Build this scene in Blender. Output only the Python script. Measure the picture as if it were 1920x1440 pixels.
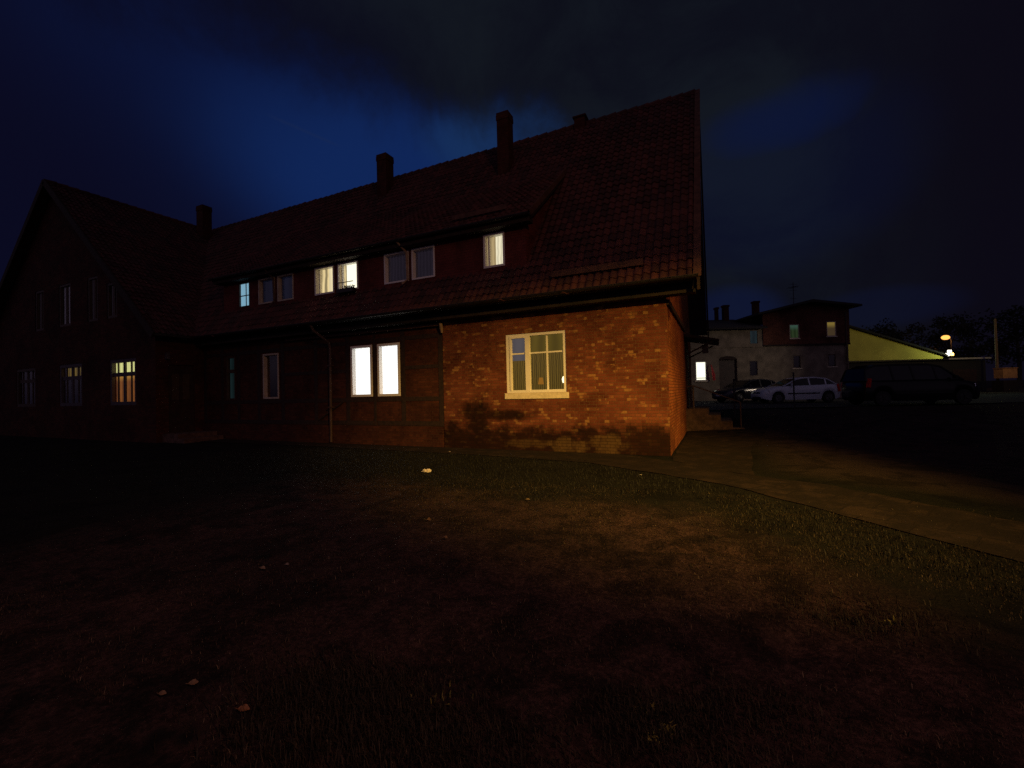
import bpy, bmesh, math, random
import numpy as np
from mathutils import Vector, Matrix, noise
R = math.radians
rnd = random.Random(7)
scene = bpy.context.scene
for o in list(bpy.data.objects):
    bpy.data.objects.remove(o)

# ------------------------------------------------------------------ camera
cam_d = bpy.data.cameras.new('camera'); cam = bpy.data.objects.new('camera', cam_d)
scene.collection.objects.link(cam); scene.camera = cam
cam_d.sensor_width = 36; cam_d.lens = 822.22 / 1920 * 36
cam_d.clip_start = 0.05; cam_d.clip_end = 3000
RX = Vector((0.90537883, 0.4239319, -0.02389411)); UP = Vector((0.02901638, -0.00563096, 0.99956308))
FW = Vector((-0.42361212, 0.90567656, 0.01739912))
cam.matrix_world = Matrix(((RX.x, UP.x, -FW.x, 0), (RX.y, UP.y, -FW.y, 0), (RX.z, UP.z, -FW.z, 1.6), (0, 0, 0, 1)))

# ------------------------------------------------------------------ exposure
scene.view_settings.view_transform = 'Standard'; scene.view_settings.look = 'None'
scene.view_settings.exposure = 0; scene.view_settings.gamma = 1; scene.view_settings.use_curve_mapping = False
scene.cycles.use_denoising = False
scene.cycles.max_bounces = 6

# ------------------------------------------------------------------ node helper
class NT:
    def __init__(s, tree): s.t = tree; s.n = tree.nodes; s.l = tree.links
    def node(s, typ, **kw):
        n = s.n.new(typ)
        for k, v in kw.items():
            if k.startswith('i_'):
                key = k[2:]; key = int(key) if key.isdigit() else key.replace('_', ' ')
                if hasattr(v, 'is_output'): s.l.new(v, n.inputs[key])
                else: n.inputs[key].default_value = v
            else: setattr(n, k, v)
        return n
    def math(s, op, a, b=0.0, c=0.0, clamp=False):
        n = s.n.new('ShaderNodeMath'); n.operation = op; n.use_clamp = clamp
        for i, v in enumerate((a, b, c)):
            if hasattr(v, 'is_output'): s.l.new(v, n.inputs[i])
            else: n.inputs[i].default_value = v
        return n.outputs[0]
    def mix(s, fac, a, b, blend='MIX'):
        n = s.n.new('ShaderNodeMix'); n.data_type = 'RGBA'; n.blend_type = blend
        for i, v in ((0, fac), (6, a), (7, b)):
            if hasattr(v, 'is_output'): s.l.new(v, n.inputs[i])
            else: n.inputs[i].default_value = v if i == 0 else (*v[:3], 1)
        return n.outputs[2]
    def ramp(s, fac, stops, interp='LINEAR'):
        n = s.n.new('ShaderNodeValToRGB'); n.color_ramp.interpolation = interp
        e = n.color_ramp.elements
        while len(e) < len(stops): e.new(0.5)
        for el, (p, c) in zip(e, stops): el.position = p; el.color = (*c[:3], 1)
        s.l.new(fac, n.inputs[0]); return n.outputs[0]
    def rng(s, v, a, b, c=0.0, d=1.0):
        n = s.n.new('ShaderNodeMapRange'); n.interpolation_type = 'SMOOTHSTEP'
        s.l.new(v, n.inputs[0])
        for i, k in enumerate((a, b, c, d)): n.inputs[i + 1].default_value = k
        return n.outputs[0]
    def noise(s, vec, scale, detail=4, rough=0.55, dist=0.0):
        n = s.n.new('ShaderNodeTexNoise')
        if vec is not None: s.l.new(vec, n.inputs['Vector'])
        n.inputs['Scale'].default_value = scale; n.inputs['Detail'].default_value = detail
        n.inputs['Roughness'].default_value = rough; n.inputs['Distortion'].default_value = dist
        return n.outputs[0]

# ------------------------------------------------------------------ night sky
world = bpy.data.worlds.new('World'); scene.world = world; world.use_nodes = True
w = NT(world.node_tree); w.n.clear()
co = w.node('ShaderNodeTexCoord').outputs['Generated']
def dot_dir(v, d):
    n = w.n.new('ShaderNodeVectorMath'); n.operation = 'DOT_PRODUCT'; w.l.new(v, n.inputs[0]); n.inputs[1].default_value = d
    return n.outputs['Value']
nz = w.noise(co, 3.4, 7, 0.62, 0.5); nz2 = w.noise(co, 11.0, 6, 0.65, 0.3)
top = w.n.new('ShaderNodeSeparateXYZ'); w.l.new(co, top.inputs[0]); SX, SYY, SZ = top.outputs
wob = w.math('ADD', w.math('MULTIPLY', w.math('SUBTRACT', nz, 0.5), 0.26), w.math('MULTIPLY', w.math('SUBTRACT', nz2, 0.5), 0.07))
front = w.rng(SYY, 0.0, 0.3)
def zone(cx, cz, rx, rz, lo=1.5, hi=0.35, nzk=4.0):     # a soft patch of sky round one heading and height
    a = w.math('DIVIDE', w.math('SUBTRACT', SX, cx), rx); b = w.math('DIVIDE', w.math('SUBTRACT', SZ, cz), rz)
    d = w.math('ADD', w.math('MULTIPLY', a, a), w.math('MULTIPLY', b, b))
    return w.math('MULTIPLY', w.rng(w.math('ADD', d, w.math('MULTIPLY', wob, nzk)), lo, hi), front)
sky = w.node('ShaderNodeTexSky'); sky.sky_type = 'NISHITA'; sky.sun_disc = False
sky.sun_elevation = R(-3.0); sky.sun_rotation = R(330); sky.air_density = 1.5
sky_tint = w.mix(1.0, sky.outputs[0], (0.05, 0.06, 0.09), 'MULTIPLY')
clear = w.mix(0.85, sky_tint, (0.0034, 0.0080, 0.044))
clear = w.mix(zone(-0.54, 0.40, 0.23, 0.15, 1.7, 0.2, 1.5), clear, (0.0050, 0.0185, 0.092))
clear = w.mix(zone(-0.34, 0.49, 0.16, 0.07, 1.6, 0.2, 3.0), clear, (0.0076, 0.0270, 0.095))
clear = w.mix(w.rng(w.math('MULTIPLY', SX, -1.0), 0.70, 0.90), clear, (0.0030, 0.0032, 0.0140))
# high cloud deck with a ragged lower edge
deck = w.math('ADD', w.math('ADD', SZ, w.math('MULTIPLY', w.math('ADD', SX, 0.5), 0.12)), wob)
deck = w.rng(deck, 0.475, 0.60)
left = w.rng(w.math('ADD', SX, wob), -0.16, -0.30)
gap = w.math('MULTIPLY', w.math('MULTIPLY', left, w.math('SUBTRACT', 1.0, deck)), front)
gap = w.math('MAXIMUM', gap, w.math('MULTIPLY', zone(0.10, 0.455, 0.12, 0.045, 1.8, 0.0, 7.0), 0.75))
gap = w.math('MAXIMUM', gap, w.math('MULTIPLY', zone(0.10, 0.36, 0.20, 0.14), 0.22))
gap = w.math('MAXIMUM', gap, w.math('MULTIPLY', zone(0.03, 0.14, 0.09, 0.06, nzk=2.0), 0.55))
gap = w.math('MAXIMUM', gap, w.math('MULTIPLY', zone(0.26, 0.13, 0.10, 0.035, nzk=2.0), 0.22))
cloud = w.mix(w.rng(nz, 0.38, 0.66), (0.0040, 0.0046, 0.0095), (0.0062, 0.0084, 0.0136))
cloud = w.mix(w.rng(SX, 0.08, 0.40), cloud, (0.0034, 0.0028, 0.0068))
cloud = w.mix(w.rng(w.math('MULTIPLY', SX, -1.0), 0.35, 0.80), cloud, (0.0030, 0.0032, 0.0125))
col = w.mix(gap, cloud, clear)
def dotn(d):
    n = w.n.new('ShaderNodeVectorMath'); n.operation = 'DOT_PRODUCT'; w.l.new(co, n.inputs[0]); n.inputs[1].default_value = d; return n.outputs['Value']
trail = w.math('MULTIPLY', w.rng(w.math('ABSOLUTE', dotn((-0.50549, 0.13384, -0.85239))), 0.0045, 0.0), w.rng(dotn((-0.66943, 0.56244, 0.4853)), 0.99758, 0.9995))
col = w.mix(w.math('MULTIPLY', trail, 0.22), col, (0.012, 0.022, 0.065))
# brightened sky behind the camera, added as fill for roof and shadows
rear = w.math('MULTIPLY', w.rng(w.math('MULTIPLY', SYY, -1.0), 0.02, 0.45), w.rng(SZ, -0.05, 0.12))
col = w.mix(rear, col, w.mix(w.rng(nz, 0.35, 0.65), (0.056, 0.042, 0.070), (0.082, 0.060, 0.092)))
bg = w.node('ShaderNodeBackground', i_Color=col, i_Strength=1.0)
out = w.node('ShaderNodeOutputWorld'); w.l.new(bg.outputs[0], out.inputs[0])

# ------------------------------------------------------------------ object helpers
COL = scene.collection
def tag(o, label=None, cat=None, group=None, kind=None):
    if label: o['label'] = label
    if cat: o['category'] = cat
    if group: o['group'] = group
    if kind: o['kind'] = kind
    return o
def thing(name, label, cat, loc=(0, 0, 0), rz=0, group=None):
    o = bpy.data.objects.new(name, None); COL.objects.link(o); o.location = loc; o.rotation_euler = (0, 0, rz)
    o.empty_display_size = 0.2
    return tag(o, label, cat, group)
class MB:
    def __init__(s): s.v = []; s.f = []; s.m = []; s.uv = {}; s.cur = 0
    def face(s, pts, uv=None):
        b = len(s.v); s.v += [tuple(p) for p in pts]; s.f.append(tuple(range(b, b + len(pts)))); s.m.append(s.cur)
        if uv: s.uv[len(s.f) - 1] = uv
        return s
    def box(s, x0, x1, y0, y1, z0, z1):
        x0, x1 = min(x0, x1), max(x0, x1); y0, y1 = min(y0, y1), max(y0, y1); z0, z1 = min(z0, z1), max(z0, z1)
        c = [(x0, y0, z0), (x1, y0, z0), (x1, y1, z0), (x0, y1, z0), (x0, y0, z1), (x1, y0, z1), (x1, y1, z1), (x0, y1, z1)]
        for q in ((3, 2, 1, 0), (4, 5, 6, 7), (0, 1, 5, 4), (1, 2, 6, 5), (2, 3, 7, 6), (3, 0, 4, 7)): s.face([c[i] for i in q])
        return s
    def beam(s, a, b, wd, ht, up=(0, 0, 1)):      # rectangular bar from a to b
        a, b = Vector(a), Vector(b); d = (b - a).normalized(); side = d.cross(Vector(up)).normalized(); u = side.cross(d)
        side *= wd / 2; u *= ht / 2
        c = [a - side - u, a + side - u, a + side + u, a - side + u, b - side - u, b + side - u, b + side + u, b - side + u]
        for q in ((0, 1, 2, 3), (7, 6, 5, 4), (0, 4, 5, 1), (1, 5, 6, 2), (2, 6, 7, 3), (3, 7, 4, 0)): s.face([c[i] for i in q])
        return s
    def tube(s, pts, r, n=8, cap=True):
        pts = [Vector(p) for p in pts]; rs = r if isinstance(r, (list, tuple)) else [r] * len(pts); rings = []
        for i, p in enumerate(pts):
            d = (pts[min(i + 1, len(pts) - 1)] - pts[max(i - 1, 0)]).normalized()
            a = d.cross(Vector((0, 0, 1)) if abs(d.z) < 0.9 else Vector((1, 0, 0))).normalized(); b = d.cross(a)
            rings.append([p + (a * math.cos(t) + b * math.sin(t)) * rs[i] for t in [2 * math.pi * k / n for k in range(n)]])
        for A, B in zip(rings, rings[1:]):
            for k in range(n): s.face([A[k], A[(k + 1) % n], B[(k + 1) % n], B[k]])
        if cap: s.face(rings[0][::-1]); s.face(rings[-1])
        return s
    def prism(s, poly, axis, a, b):               # poly of 2D points extruded along axis from a to b
        def P(q, t): return {0: (t, q[0], q[1]), 1: (q[0], t, q[1]), 2: (q[0], q[1], t)}[axis]
        s.face([P(q, a) for q in poly]); s.face([P(q, b) for q in poly][::-1])
        for i in range(len(poly)):
            q, r_ = poly[i], poly[(i + 1) % len(poly)]; s.face([P(q, a), P(q, b), P(r_, b), P(r_, a)])
        return s
    def build(s, name, mat, parent=None, smooth=False, merge=False):
        me = bpy.data.meshes.new(name); me.from_pydata(s.v, [], s.f)
        mats = mat if isinstance(mat, (list, tuple)) else [mat]
        for m_ in mats: me.materials.append(m_)
        uvl = me.uv_layers.new(name='UVMap')
        for p in me.polygons:
            p.material_index = s.m[p.index]; nx, ny, nz_ = (abs(k) for k in p.normal)
            for j, li in enumerate(p.loop_indices):
                if p.index in s.uv: uvl.data[li].uv = s.uv[p.index][j]; continue
                x, y, z = me.vertices[me.loops[li].vertex_index].co
                uvl.data[li].uv = (x, z) if (ny >= nx and ny >= nz_) else ((y, z) if nx >= nz_ else (x, y))
        if merge or True:
            bm = bmesh.new(); bm.from_mesh(me)
            if merge: bmesh.ops.remove_doubles(bm, verts=bm.verts, dist=1e-4)
            bmesh.ops.recalc_face_normals(bm, faces=bm.faces); bm.to_mesh(me); bm.free()
        if smooth:
            for p in me.polygons: p.use_smooth = True
        o = bpy.data.objects.new(name, me); COL.objects.link(o)
        if parent: o.parent = parent
        return o
def copy_tree(o, parent=None):
    c = o.copy(); COL.objects.link(c); c.parent = parent
    for ch in o.children: copy_tree(ch, c)
    return c

# ------------------------------------------------------------------ materials
def mat(name): 
    m = bpy.data.materials.new(name); m.use_nodes = True; t = NT(m.node_tree); t.n.clear()
    o = t.node('ShaderNodeOutputMaterial'); return m, t, o
def plain(name, col, rough=0.6, metal=0.0, vary=0.15, scale=6.0, bump=0.0, spec=0.5):
    m, t, o = mat(name); c = t.node('ShaderNodeTexCoord').outputs['Object']; n = t.noise(c, scale, 5)
    k = t.mix(t.rng(n, 0.3, 0.7), [v * (1 - vary) for v in col], [min(1, v * (1 + vary)) for v in col])
    p = t.node('ShaderNodeBsdfPrincipled', i_Base_Color=k, i_Roughness=rough, i_Metallic=metal, i_Specular_IOR_Level=spec)
    if bump: b = t.node('ShaderNodeBump', i_Strength=bump, i_Distance=0.02, i_Height=t.noise(c, scale * 4, 6)); t.l.new(b.outputs[0], p.inputs['Normal'])
    t.l.new(p.outputs[0], o.inputs[0]); return m
def emit(name, col, strength, fold=0.0, freq=60.0, axis=0, grad=None):
    m, t, o = mat(name); c = t.node('ShaderNodeTexCoord').outputs['Object']; k = None
    base = t.mix(0.0, col, col)
    sep = t.n.new('ShaderNodeSeparateXYZ'); t.l.new(c, sep.inputs[0])
    if fold:
        wv = t.node('ShaderNodeTexWave', i_Scale=freq / 20, i_Distortion=2.5, i_Detail=2.0); t.l.new(c, wv.inputs[0])
        base = t.mix(wv.outputs[1], [v * (1 - fold) for v in col], col)
    if grad:                                       # lamp shining from one height behind the cloth
        z0, z1, col2 = grad; base = t.mix(t.rng(sep.outputs[2], z0, z1), base, col2)
    e = t.node('ShaderNodeEmission', i_Color=base, i_Strength=strength); t.l.new(e.outputs[0], o.inputs[0]); return m
def glass_pane(name, tint=(0.9, 0.9, 0.9), ior=1.5, rough=0.01):
    m, t, o = mat(name); lw = t.node('ShaderNodeLayerWeight', i_Blend=0.5)
    f = t.math('MULTIPLY_ADD', t.math('POWER', lw.outputs['Facing'], 4.0), 0.85, 0.07)
    c = t.node('ShaderNodeTexCoord').outputs['Object']
    b = t.node('ShaderNodeBump', i_Strength=0.02, i_Distance=0.01, i_Height=t.noise(c, 2.0, 2))
    g = t.node('ShaderNodeBsdfGlossy', i_Roughness=rough, i_Color=(1, 1, 1, 1)); t.l.new(b.outputs[0], g.inputs['Normal'])
    tr = t.node('ShaderNodeBsdfTransparent', i_Color=(*tint, 1)); mx = t.node('ShaderNodeMixShader')
    t.l.new(f, mx.inputs[0]); t.l.new(tr.outputs[0], mx.inputs[1]); t.l.new(g.outputs[0], mx.inputs[2]); t.l.new(mx.outputs[0], o.inputs[0]); return m
def brick(name, stops, mortar, pale=0.0, front=False, dark=1.0, mort=0.006):
    m, t, o = mat(name); uv = t.node('ShaderNodeUVMap').outputs[0]
    wob = t.node('ShaderNodeTexNoise', i_Scale=5.0, i_Detail=3.0); t.l.new(uv, wob.inputs['Vector'])
    vm = t.n.new('ShaderNodeVectorMath'); vm.operation = 'MULTIPLY_ADD'; t.l.new(wob.outputs['Color'], vm.inputs[0]); vm.inputs[1].default_value = (0.016, 0.012, 0); t.l.new(uv, vm.inputs[2])
    bt = t.node('ShaderNodeTexBrick', i_Color1=(0, 0, 0, 1), i_Color2=(1, 1, 1, 1), i_Mortar=(0.5, 0.5, 0.5, 1), i_Scale=1.0, i_Mortar_Size=mort, i_Mortar_Smooth=0.3, i_Bias=0.0, i_Brick_Width=0.25, i_Row_Height=0.077); bt.squash = 0.5; bt.squash_frequency = 2
    t.l.new(vm.outputs[0], bt.inputs[0])
    rv = t.node('ShaderNodeSeparateColor'); t.l.new(bt.outputs['Color'], rv.inputs[0]); r1 = rv.outputs[0]
    big = t.noise(uv, 0.55, 4, 0.6); mid = t.noise(uv, 2.6, 5, 0.6); fine = t.noise(uv, 38, 6, 0.7)
    k = t.math('ADD', t.math('ADD', t.math('MULTIPLY', r1, 0.26), 0.12), t.math('MULTIPLY', big, 0.50))
    c = t.ramp(k, stops)
    c = t.mix(0.85, c, t.ramp(t.noise(uv, 0.9, 7, 0.68, 0.5), [(0.36, (0.34, 0.28, 0.28)), (0.56, (1, 1, 1))]), 'MULTIPLY')
    if pale:                                       # scattered paler bricks in patches
        pm = t.math('MULTIPLY', t.rng(r1, 0.66, 0.80), t.rng(t.noise(uv, 4.2, 4, 0.6), 0.50, 0.58)); c = t.mix(t.math('MULTIPLY', pm, pale), c, (0.40, 0.21, 0.075))
    c = t.mix(0.55, c, t.ramp(fine, [(0.2, (0.25, 0.25, 0.25)), (0.8, (1, 1, 1))]), 'MULTIPLY')
    c = t.mix(bt.outputs['Fac'], c, t.mix(mid, [v * 0.55 for v in mortar], mortar))
    if front:
        oc = t.node('ShaderNodeTexCoord').outputs['Object']; s3 = t.n.new('ShaderNodeSeparateXYZ'); t.l.new(oc, s3.inputs[0])
        X, Y, Z = s3.outputs
        nn = t.noise(oc, 2.2, 6, 0.62); n2 = t.noise(oc, 5.5, 6, 0.65); 
        sn = t.n.new('ShaderNodeVectorMath'); sn.operation = 'SNAP'; t.l.new(oc, sn.inputs[0]); sn.inputs[1].default_value = (0.128, 1.0, 0.077)
        n5 = t.math('ADD', t.math('MULTIPLY', t.noise(sn.outputs[0], 3.4, 8, 0.68, 0.4), 0.6), t.math('MULTIPLY', t.noise(oc, 3.8, 8, 0.68, 0.6), 0.4))
        zz = t.math('ADD', Z, t.math('MULTIPLY', t.math('SUBTRACT', nn, 0.5), 1.1))
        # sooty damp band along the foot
        damp_and_patch = t.math('MULTIPLY', t.rng(t.math('ADD', zz, t.math('MULTIPLY', t.math('SUBTRACT', n5, 0.5), 0.9)), 0.85, 0.42), 0.96)
        # one big dark patch, a rounded head on a stem
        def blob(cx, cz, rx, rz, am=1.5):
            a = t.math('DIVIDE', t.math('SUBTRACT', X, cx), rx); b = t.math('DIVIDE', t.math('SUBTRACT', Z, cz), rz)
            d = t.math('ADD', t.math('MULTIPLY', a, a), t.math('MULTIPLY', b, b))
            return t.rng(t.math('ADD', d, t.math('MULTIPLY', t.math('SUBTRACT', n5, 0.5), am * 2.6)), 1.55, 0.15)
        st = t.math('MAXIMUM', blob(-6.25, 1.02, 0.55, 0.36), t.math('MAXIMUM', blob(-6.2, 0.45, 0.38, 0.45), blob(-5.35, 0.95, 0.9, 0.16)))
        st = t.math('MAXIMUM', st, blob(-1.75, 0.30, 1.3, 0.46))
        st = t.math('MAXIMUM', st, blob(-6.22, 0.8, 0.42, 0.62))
        damp_and_patch = t.math('MAXIMUM', damp_and_patch, t.math('MULTIPLY', st, 0.95))  # foot damp and the dark patch in one mask
        c = t.mix(damp_and_patch, c, t.mix(1.0, c, (0.10, 0.09, 0.09), 'MULTIPLY'))
        # old lime render left on the plinth
        ren = t.math('MAXIMUM', blob(-3.5, 0.16, 0.55, 0.20, 3.4), t.math('MAXIMUM', blob(-2.5, 0.20, 0.45, 0.24, 3.4), t.math('MULTIPLY', blob(-4.6, 0.20, 0.6, 0.12, 3.4), 0.6)))
        ren = t.math('MULTIPLY', ren, t.math('SUBTRACT', 1.0, t.math('MULTIPLY', bt.outputs['Fac'], 0.6)))
        c = t.mix(t.math('MULTIPLY', ren, 0.62), c, t.mix(n2, (0.03, 0.018, 0.008), (0.22, 0.13, 0.05)))
    if dark != 1.0: c = t.mix(1.0, c, (dark, dark, dark), 'MULTIPLY')
    p = t.node('ShaderNodeBsdfPrincipled', i_Base_Color=c, i_Roughness=0.9, i_Specular_IOR_Level=0.2)
    h = t.math('SUBTRACT', t.math('MULTIPLY', fine, 0.35), bt.outputs['Fac'])
    b = t.node('ShaderNodeBump', i_Strength=0.8, i_Distance=0.012, i_Height=h); t.l.new(b.outputs[0], p.inputs['Normal'])
    t.l.new(p.outputs[0], o.inputs[0]); return m
M = {}
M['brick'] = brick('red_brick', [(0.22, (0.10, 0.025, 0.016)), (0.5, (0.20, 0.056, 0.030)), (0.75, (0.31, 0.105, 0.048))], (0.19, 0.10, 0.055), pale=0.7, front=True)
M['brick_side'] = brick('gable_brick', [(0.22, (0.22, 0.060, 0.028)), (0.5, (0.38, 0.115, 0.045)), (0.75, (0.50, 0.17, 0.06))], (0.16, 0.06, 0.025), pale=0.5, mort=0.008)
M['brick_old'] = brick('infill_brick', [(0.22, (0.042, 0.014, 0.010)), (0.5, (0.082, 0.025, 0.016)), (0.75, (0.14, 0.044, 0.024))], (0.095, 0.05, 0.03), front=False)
M['brick_up'] = brick('dormer_brick', [(0.22, (0.13, 0.034, 0.030)), (0.5, (0.18, 0.044, 0.037)), (0.75, (0.22, 0.058, 0.045))], (0.15, 0.048, 0.04), mort=0.004)
M['brick_far'] = brick('far_brick', [(0.22, (0.14, 0.050, 0.035)), (0.5, (0.18, 0.066, 0.045)), (0.75, (0.23, 0.085, 0.055))], (0.14, 0.07, 0.04))
M['timber'] = plain('dark_timber', (0.022, 0.010, 0.007), 0.85, vary=0.4, scale=9, bump=0.4)
M['board'] = plain('brown_board', (0.085, 0.036, 0.024), 0.8, vary=0.35, scale=5, bump=0.3)
M['fascia'] = plain('weathered_fascia', (0.018, 0.011, 0.008), 0.8, vary=0.6, scale=1.3, bump=0.4)
M['zinc'] = plain('zinc_gutter', (0.035, 0.030, 0.028), 0.5, 0.5, vary=0.3)
M['pipe'] = plain('brown_downpipe', (0.07, 0.04, 0.03), 0.6, 0.0, vary=0.3)
M['pipe_pale'] = plain('pale_downpipe', (0.32, 0.22, 0.14), 0.6, 0.0, vary=0.2)
M['pvc'] = plain('white_window_frame', (0.82, 0.80, 0.76), 0.4, vary=0.05, scale=2)
M['pvc_old'] = plain('dull_painted_frame', (0.50, 0.43, 0.33), 0.6, vary=0.15)
M['frame_dark'] = plain('brown_painted_frame', (0.06, 0.035, 0.02), 0.6)
M['frame_grey'] = plain('grey_painted_frame', (0.07, 0.055, 0.065), 0.6)
M['sill'] = plain('cream_sill', (0.70, 0.62, 0.46), 0.6, vary=0.15, scale=12, bump=0.2)
M['pane'] = glass_pane('window_glass')
M['net'] = plain('net_curtain', (0.22, 0.20, 0.17), 0.9, vary=0.2)
M['dark_room'] = plain('unlit_interior', (0.012, 0.010, 0.012), 0.9)
M['chimney'] = brick('chimney_brick', [(0.22, (0.05, 0.015, 0.010)), (0.5, (0.09, 0.024, 0.015)), (0.75, (0.13, 0.04, 0.02))], (0.06, 0.035, 0.02))
M['stone'] = plain('worn_step_stone', (0.09, 0.05, 0.035), 0.9, vary=0.4, bump=0.6)
M['steel'] = plain('painted_steel', (0.05, 0.045, 0.045), 0.5, 0.6)
M['black'] = plain('black_rubber', (0.012, 0.012, 0.012), 0.8)
M['render'] = plain('roughcast_render', (0.20, 0.165, 0.12), 0.95, vary=0.3, scale=1.5, bump=0.5)
M['felt'] = plain('roofing_felt', (0.02, 0.018, 0.02), 0.9)
M['door'] = plain('old_door', (0.03, 0.013, 0.010), 0.6, vary=0.4)

def tile_mat(name, lo, hi, moss=0.5):
    m, t, o = mat(name); uv = t.node('ShaderNodeUVMap').outputs[0]
    fl = t.n.new('ShaderNodeVectorMath'); fl.operation = 'FLOOR'; t.l.new(uv, fl.inputs[0])
    wn = t.node('ShaderNodeTexWhiteNoise'); t.l.new(fl.outputs[0], wn.inputs[0])
    oc = t.node('ShaderNodeTexCoord').outputs['Object']
    k = t.math('ADD', t.math('MULTIPLY', wn.outputs[0], 0.6), t.math('MULTIPLY', t.noise(oc, 0.7, 5), 0.5))
    c = t.ramp(k, [(0.15, lo), (0.55, [(a + b) / 2 for a, b in zip(lo, hi)]), (0.95, hi)])
    mo = t.rng(t.noise(oc, 1.1, 7, 0.7), 0.5, 0.68); c = t.mix(t.math('MULTIPLY', mo, moss), c, (0.022, 0.016, 0.012))
    c = t.mix(0.5, c, t.ramp(t.noise(oc, 30, 4), [(0.2, (0.4, 0.4, 0.4)), (0.8, (1, 1, 1))]), 'MULTIPLY')
    p = t.node('ShaderNodeBsdfPrincipled', i_Base_Color=c, i_Roughness=0.75, i_Specular_IOR_Level=0.3)
    t.l.new(p.outputs[0], o.inputs[0]); return m
M['tile'] = tile_mat('clay_pantile', (0.042, 0.020, 0.019), (0.135, 0.045, 0.038))

# ------------------------------------------------------------------ terrain
CY, SY = math.cos(0.4375), math.sin(0.4375)
def FR(X, Y, Z=0.0):                                # street-side grid (turned 25 degrees) to world
    return Vector((CY * X - SY * Y, SY * X + CY * Y, Z))
def sstep(a, b, x):
    t = min(1, max(0, (x - a) / (b - a))); return t * t * (3 - 2 * t)
def ground_z(x, y):
    X, Y = CY * x + SY * y, -SY * x + CY * y
    z = 0.55 * sstep(11, 20, Y) * sstep(5.5, 9.0, X)
    d = math.hypot(x, y)
    flat = sstep(0.3, 1.6, abs(y - 10.2)) if -22 < x < -0.5 and y < 13 else 1
    k = max(0, 1 - d / 40)
    z += k * 0.05 * flat * (noise.noise(Vector((x * 0.55, y * 0.55, 1.3)))) + k * 0.018 * flat * noise.noise(Vector((x * 2.3, y * 2.3, 5)))
    # a shallow wheel rut across the bare earth
    if d < 12:
        rut = abs((y - 4.75) - 0.18 * math.sin(x * 1.3)) ; z -= 0.05 * max(0, 1 - rut / 0.16) * sstep(-1.6, -0.6, x) * sstep(1.0, 0.2, x)
        for hx, hy, hr in ((-1.6, 3.35, 0.16), (0.75, 3.75, 0.28), (-0.25, 2.55, 0.22), (-1.0, 4.1, 0.2), (0.35, 3.2, 0.15), (-1.9, 3.0, 0.13)):
            dd = math.hypot(x - hx, y - hy) / hr; z -= 0.05 * max(0, 1 - dd * dd)
    return z
def axis(lo, hi, near_lo, near_hi, fine):
    a = list(np.arange(near_lo, near_hi + 1e-6, fine)); s = fine; v = near_hi
    while v < hi: s *= 1.22; v += s; a.append(v)
    s = fine; v = near_lo
    while v > lo: s *= 1.22; v -= s; a.insert(0, v)
    return a
xs = axis(-900, 900, -9, 4, 0.07); ys = axis(-900, 1200, 0.2, 11, 0.07)
verts = []; nx_, ny_ = len(xs), len(ys)
for y in ys:
    for x in xs:
        z = ground_z(x, y)
        if abs(x) < 9 and 0 < y < 10: z += 0.010 * noise.noise(Vector((x * 9, y * 9, 0))) + 0.006 * noise.noise(Vector((x * 23, y * 23, 3)))
        verts.append((x, y, z))
faces = [(j * nx_ + i, j * nx_ + i + 1, (j + 1) * nx_ + i + 1, (j + 1) * nx_ + i) for j in range(ny_ - 1) for i in range(nx_ - 1)]
gm = bpy.data.meshes.new('ground'); gm.from_pydata(verts, [], faces)
for p in gm.polygons: p.use_smooth = True
m, t, o_ = mat('trodden_earth'); oc = t.node('ShaderNodeTexCoord').outputs['Object']
s3 = t.n.new('ShaderNodeSeparateXYZ'); t.l.new(oc, s3.inputs[0])
n1 = t.noise(oc, 0.6, 6, 0.6); n2 = t.noise(oc, 3.5, 8, 0.7); n3 = t.noise(oc, 28, 8, 0.75); n4 = t.noise(oc, 110, 4, 0.7)
dirt = t.mix(t.rng(n2, 0.35, 0.65), (0.026, 0.0155, 0.0140), (0.080, 0.045, 0.040))
dirt = t.mix(t.rng(n3, 0.42, 0.62), t.mix(1.0, dirt, (0.45, 0.45, 0.45), 'MULTIPLY'), dirt)
dirt = t.mix(t.math('MULTIPLY', t.rng(n4, 0.62, 0.70), 0.6), dirt, (0.24, 0.16, 0.10))
green = t.mix(t.rng(n3, 0.35, 0.7), (0.005, 0.006, 0.005), (0.014, 0.013, 0.010))
# worn patch where people walk; sward along the path and out to the sides
yb = t.math('ADD', s3.outputs[1], t.math('MULTIPLY', t.math('SUBTRACT', n1, 0.5), 3.0))
g = t.rng(yb, 5.5, 6.8)
g = t.math('MAXIMUM', g, t.rng(t.math('ADD', t.math('ADD', s3.outputs[0], t.math('MULTIPLY', s3.outputs[1], 0.62)), t.math('MULTIPLY', t.math('SUBTRACT', n2, 0.5), 3.0)), 3.1, 4.3))
g = t.math('MAXIMUM', g, t.rng(t.math('ADD', n2, t.math('MULTIPLY', n1, 0.5)), 0.84, 0.98))
g = t.math('MAXIMUM', g, t.rng(s3.outputs[0], -5.5, -8.5))
c = t.mix(g, dirt, green)
yard = t.math('MULTIPLY', t.rng(t.math('ADD', s3.outputs[0], n1), 1.0, 2.2), t.rng(t.math('ADD', s3.outputs[1], t.math('MULTIPLY', s3.outputs[0], 0.7)), 9.5, 11.0))
c = t.mix(yard, c, t.mix(n2, (0.020, 0.013, 0.013), (0.055, 0.037, 0.034))); n7 = t.noise(oc, 1.4, 6, 0.65, 0.8)
c = t.mix(t.math('MULTIPLY', t.rng(n7, 0.48, 0.60), 0.85), c, t.mix(1.0, c, (0.36, 0.38, 0.36), 'MULTIPLY'))
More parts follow.
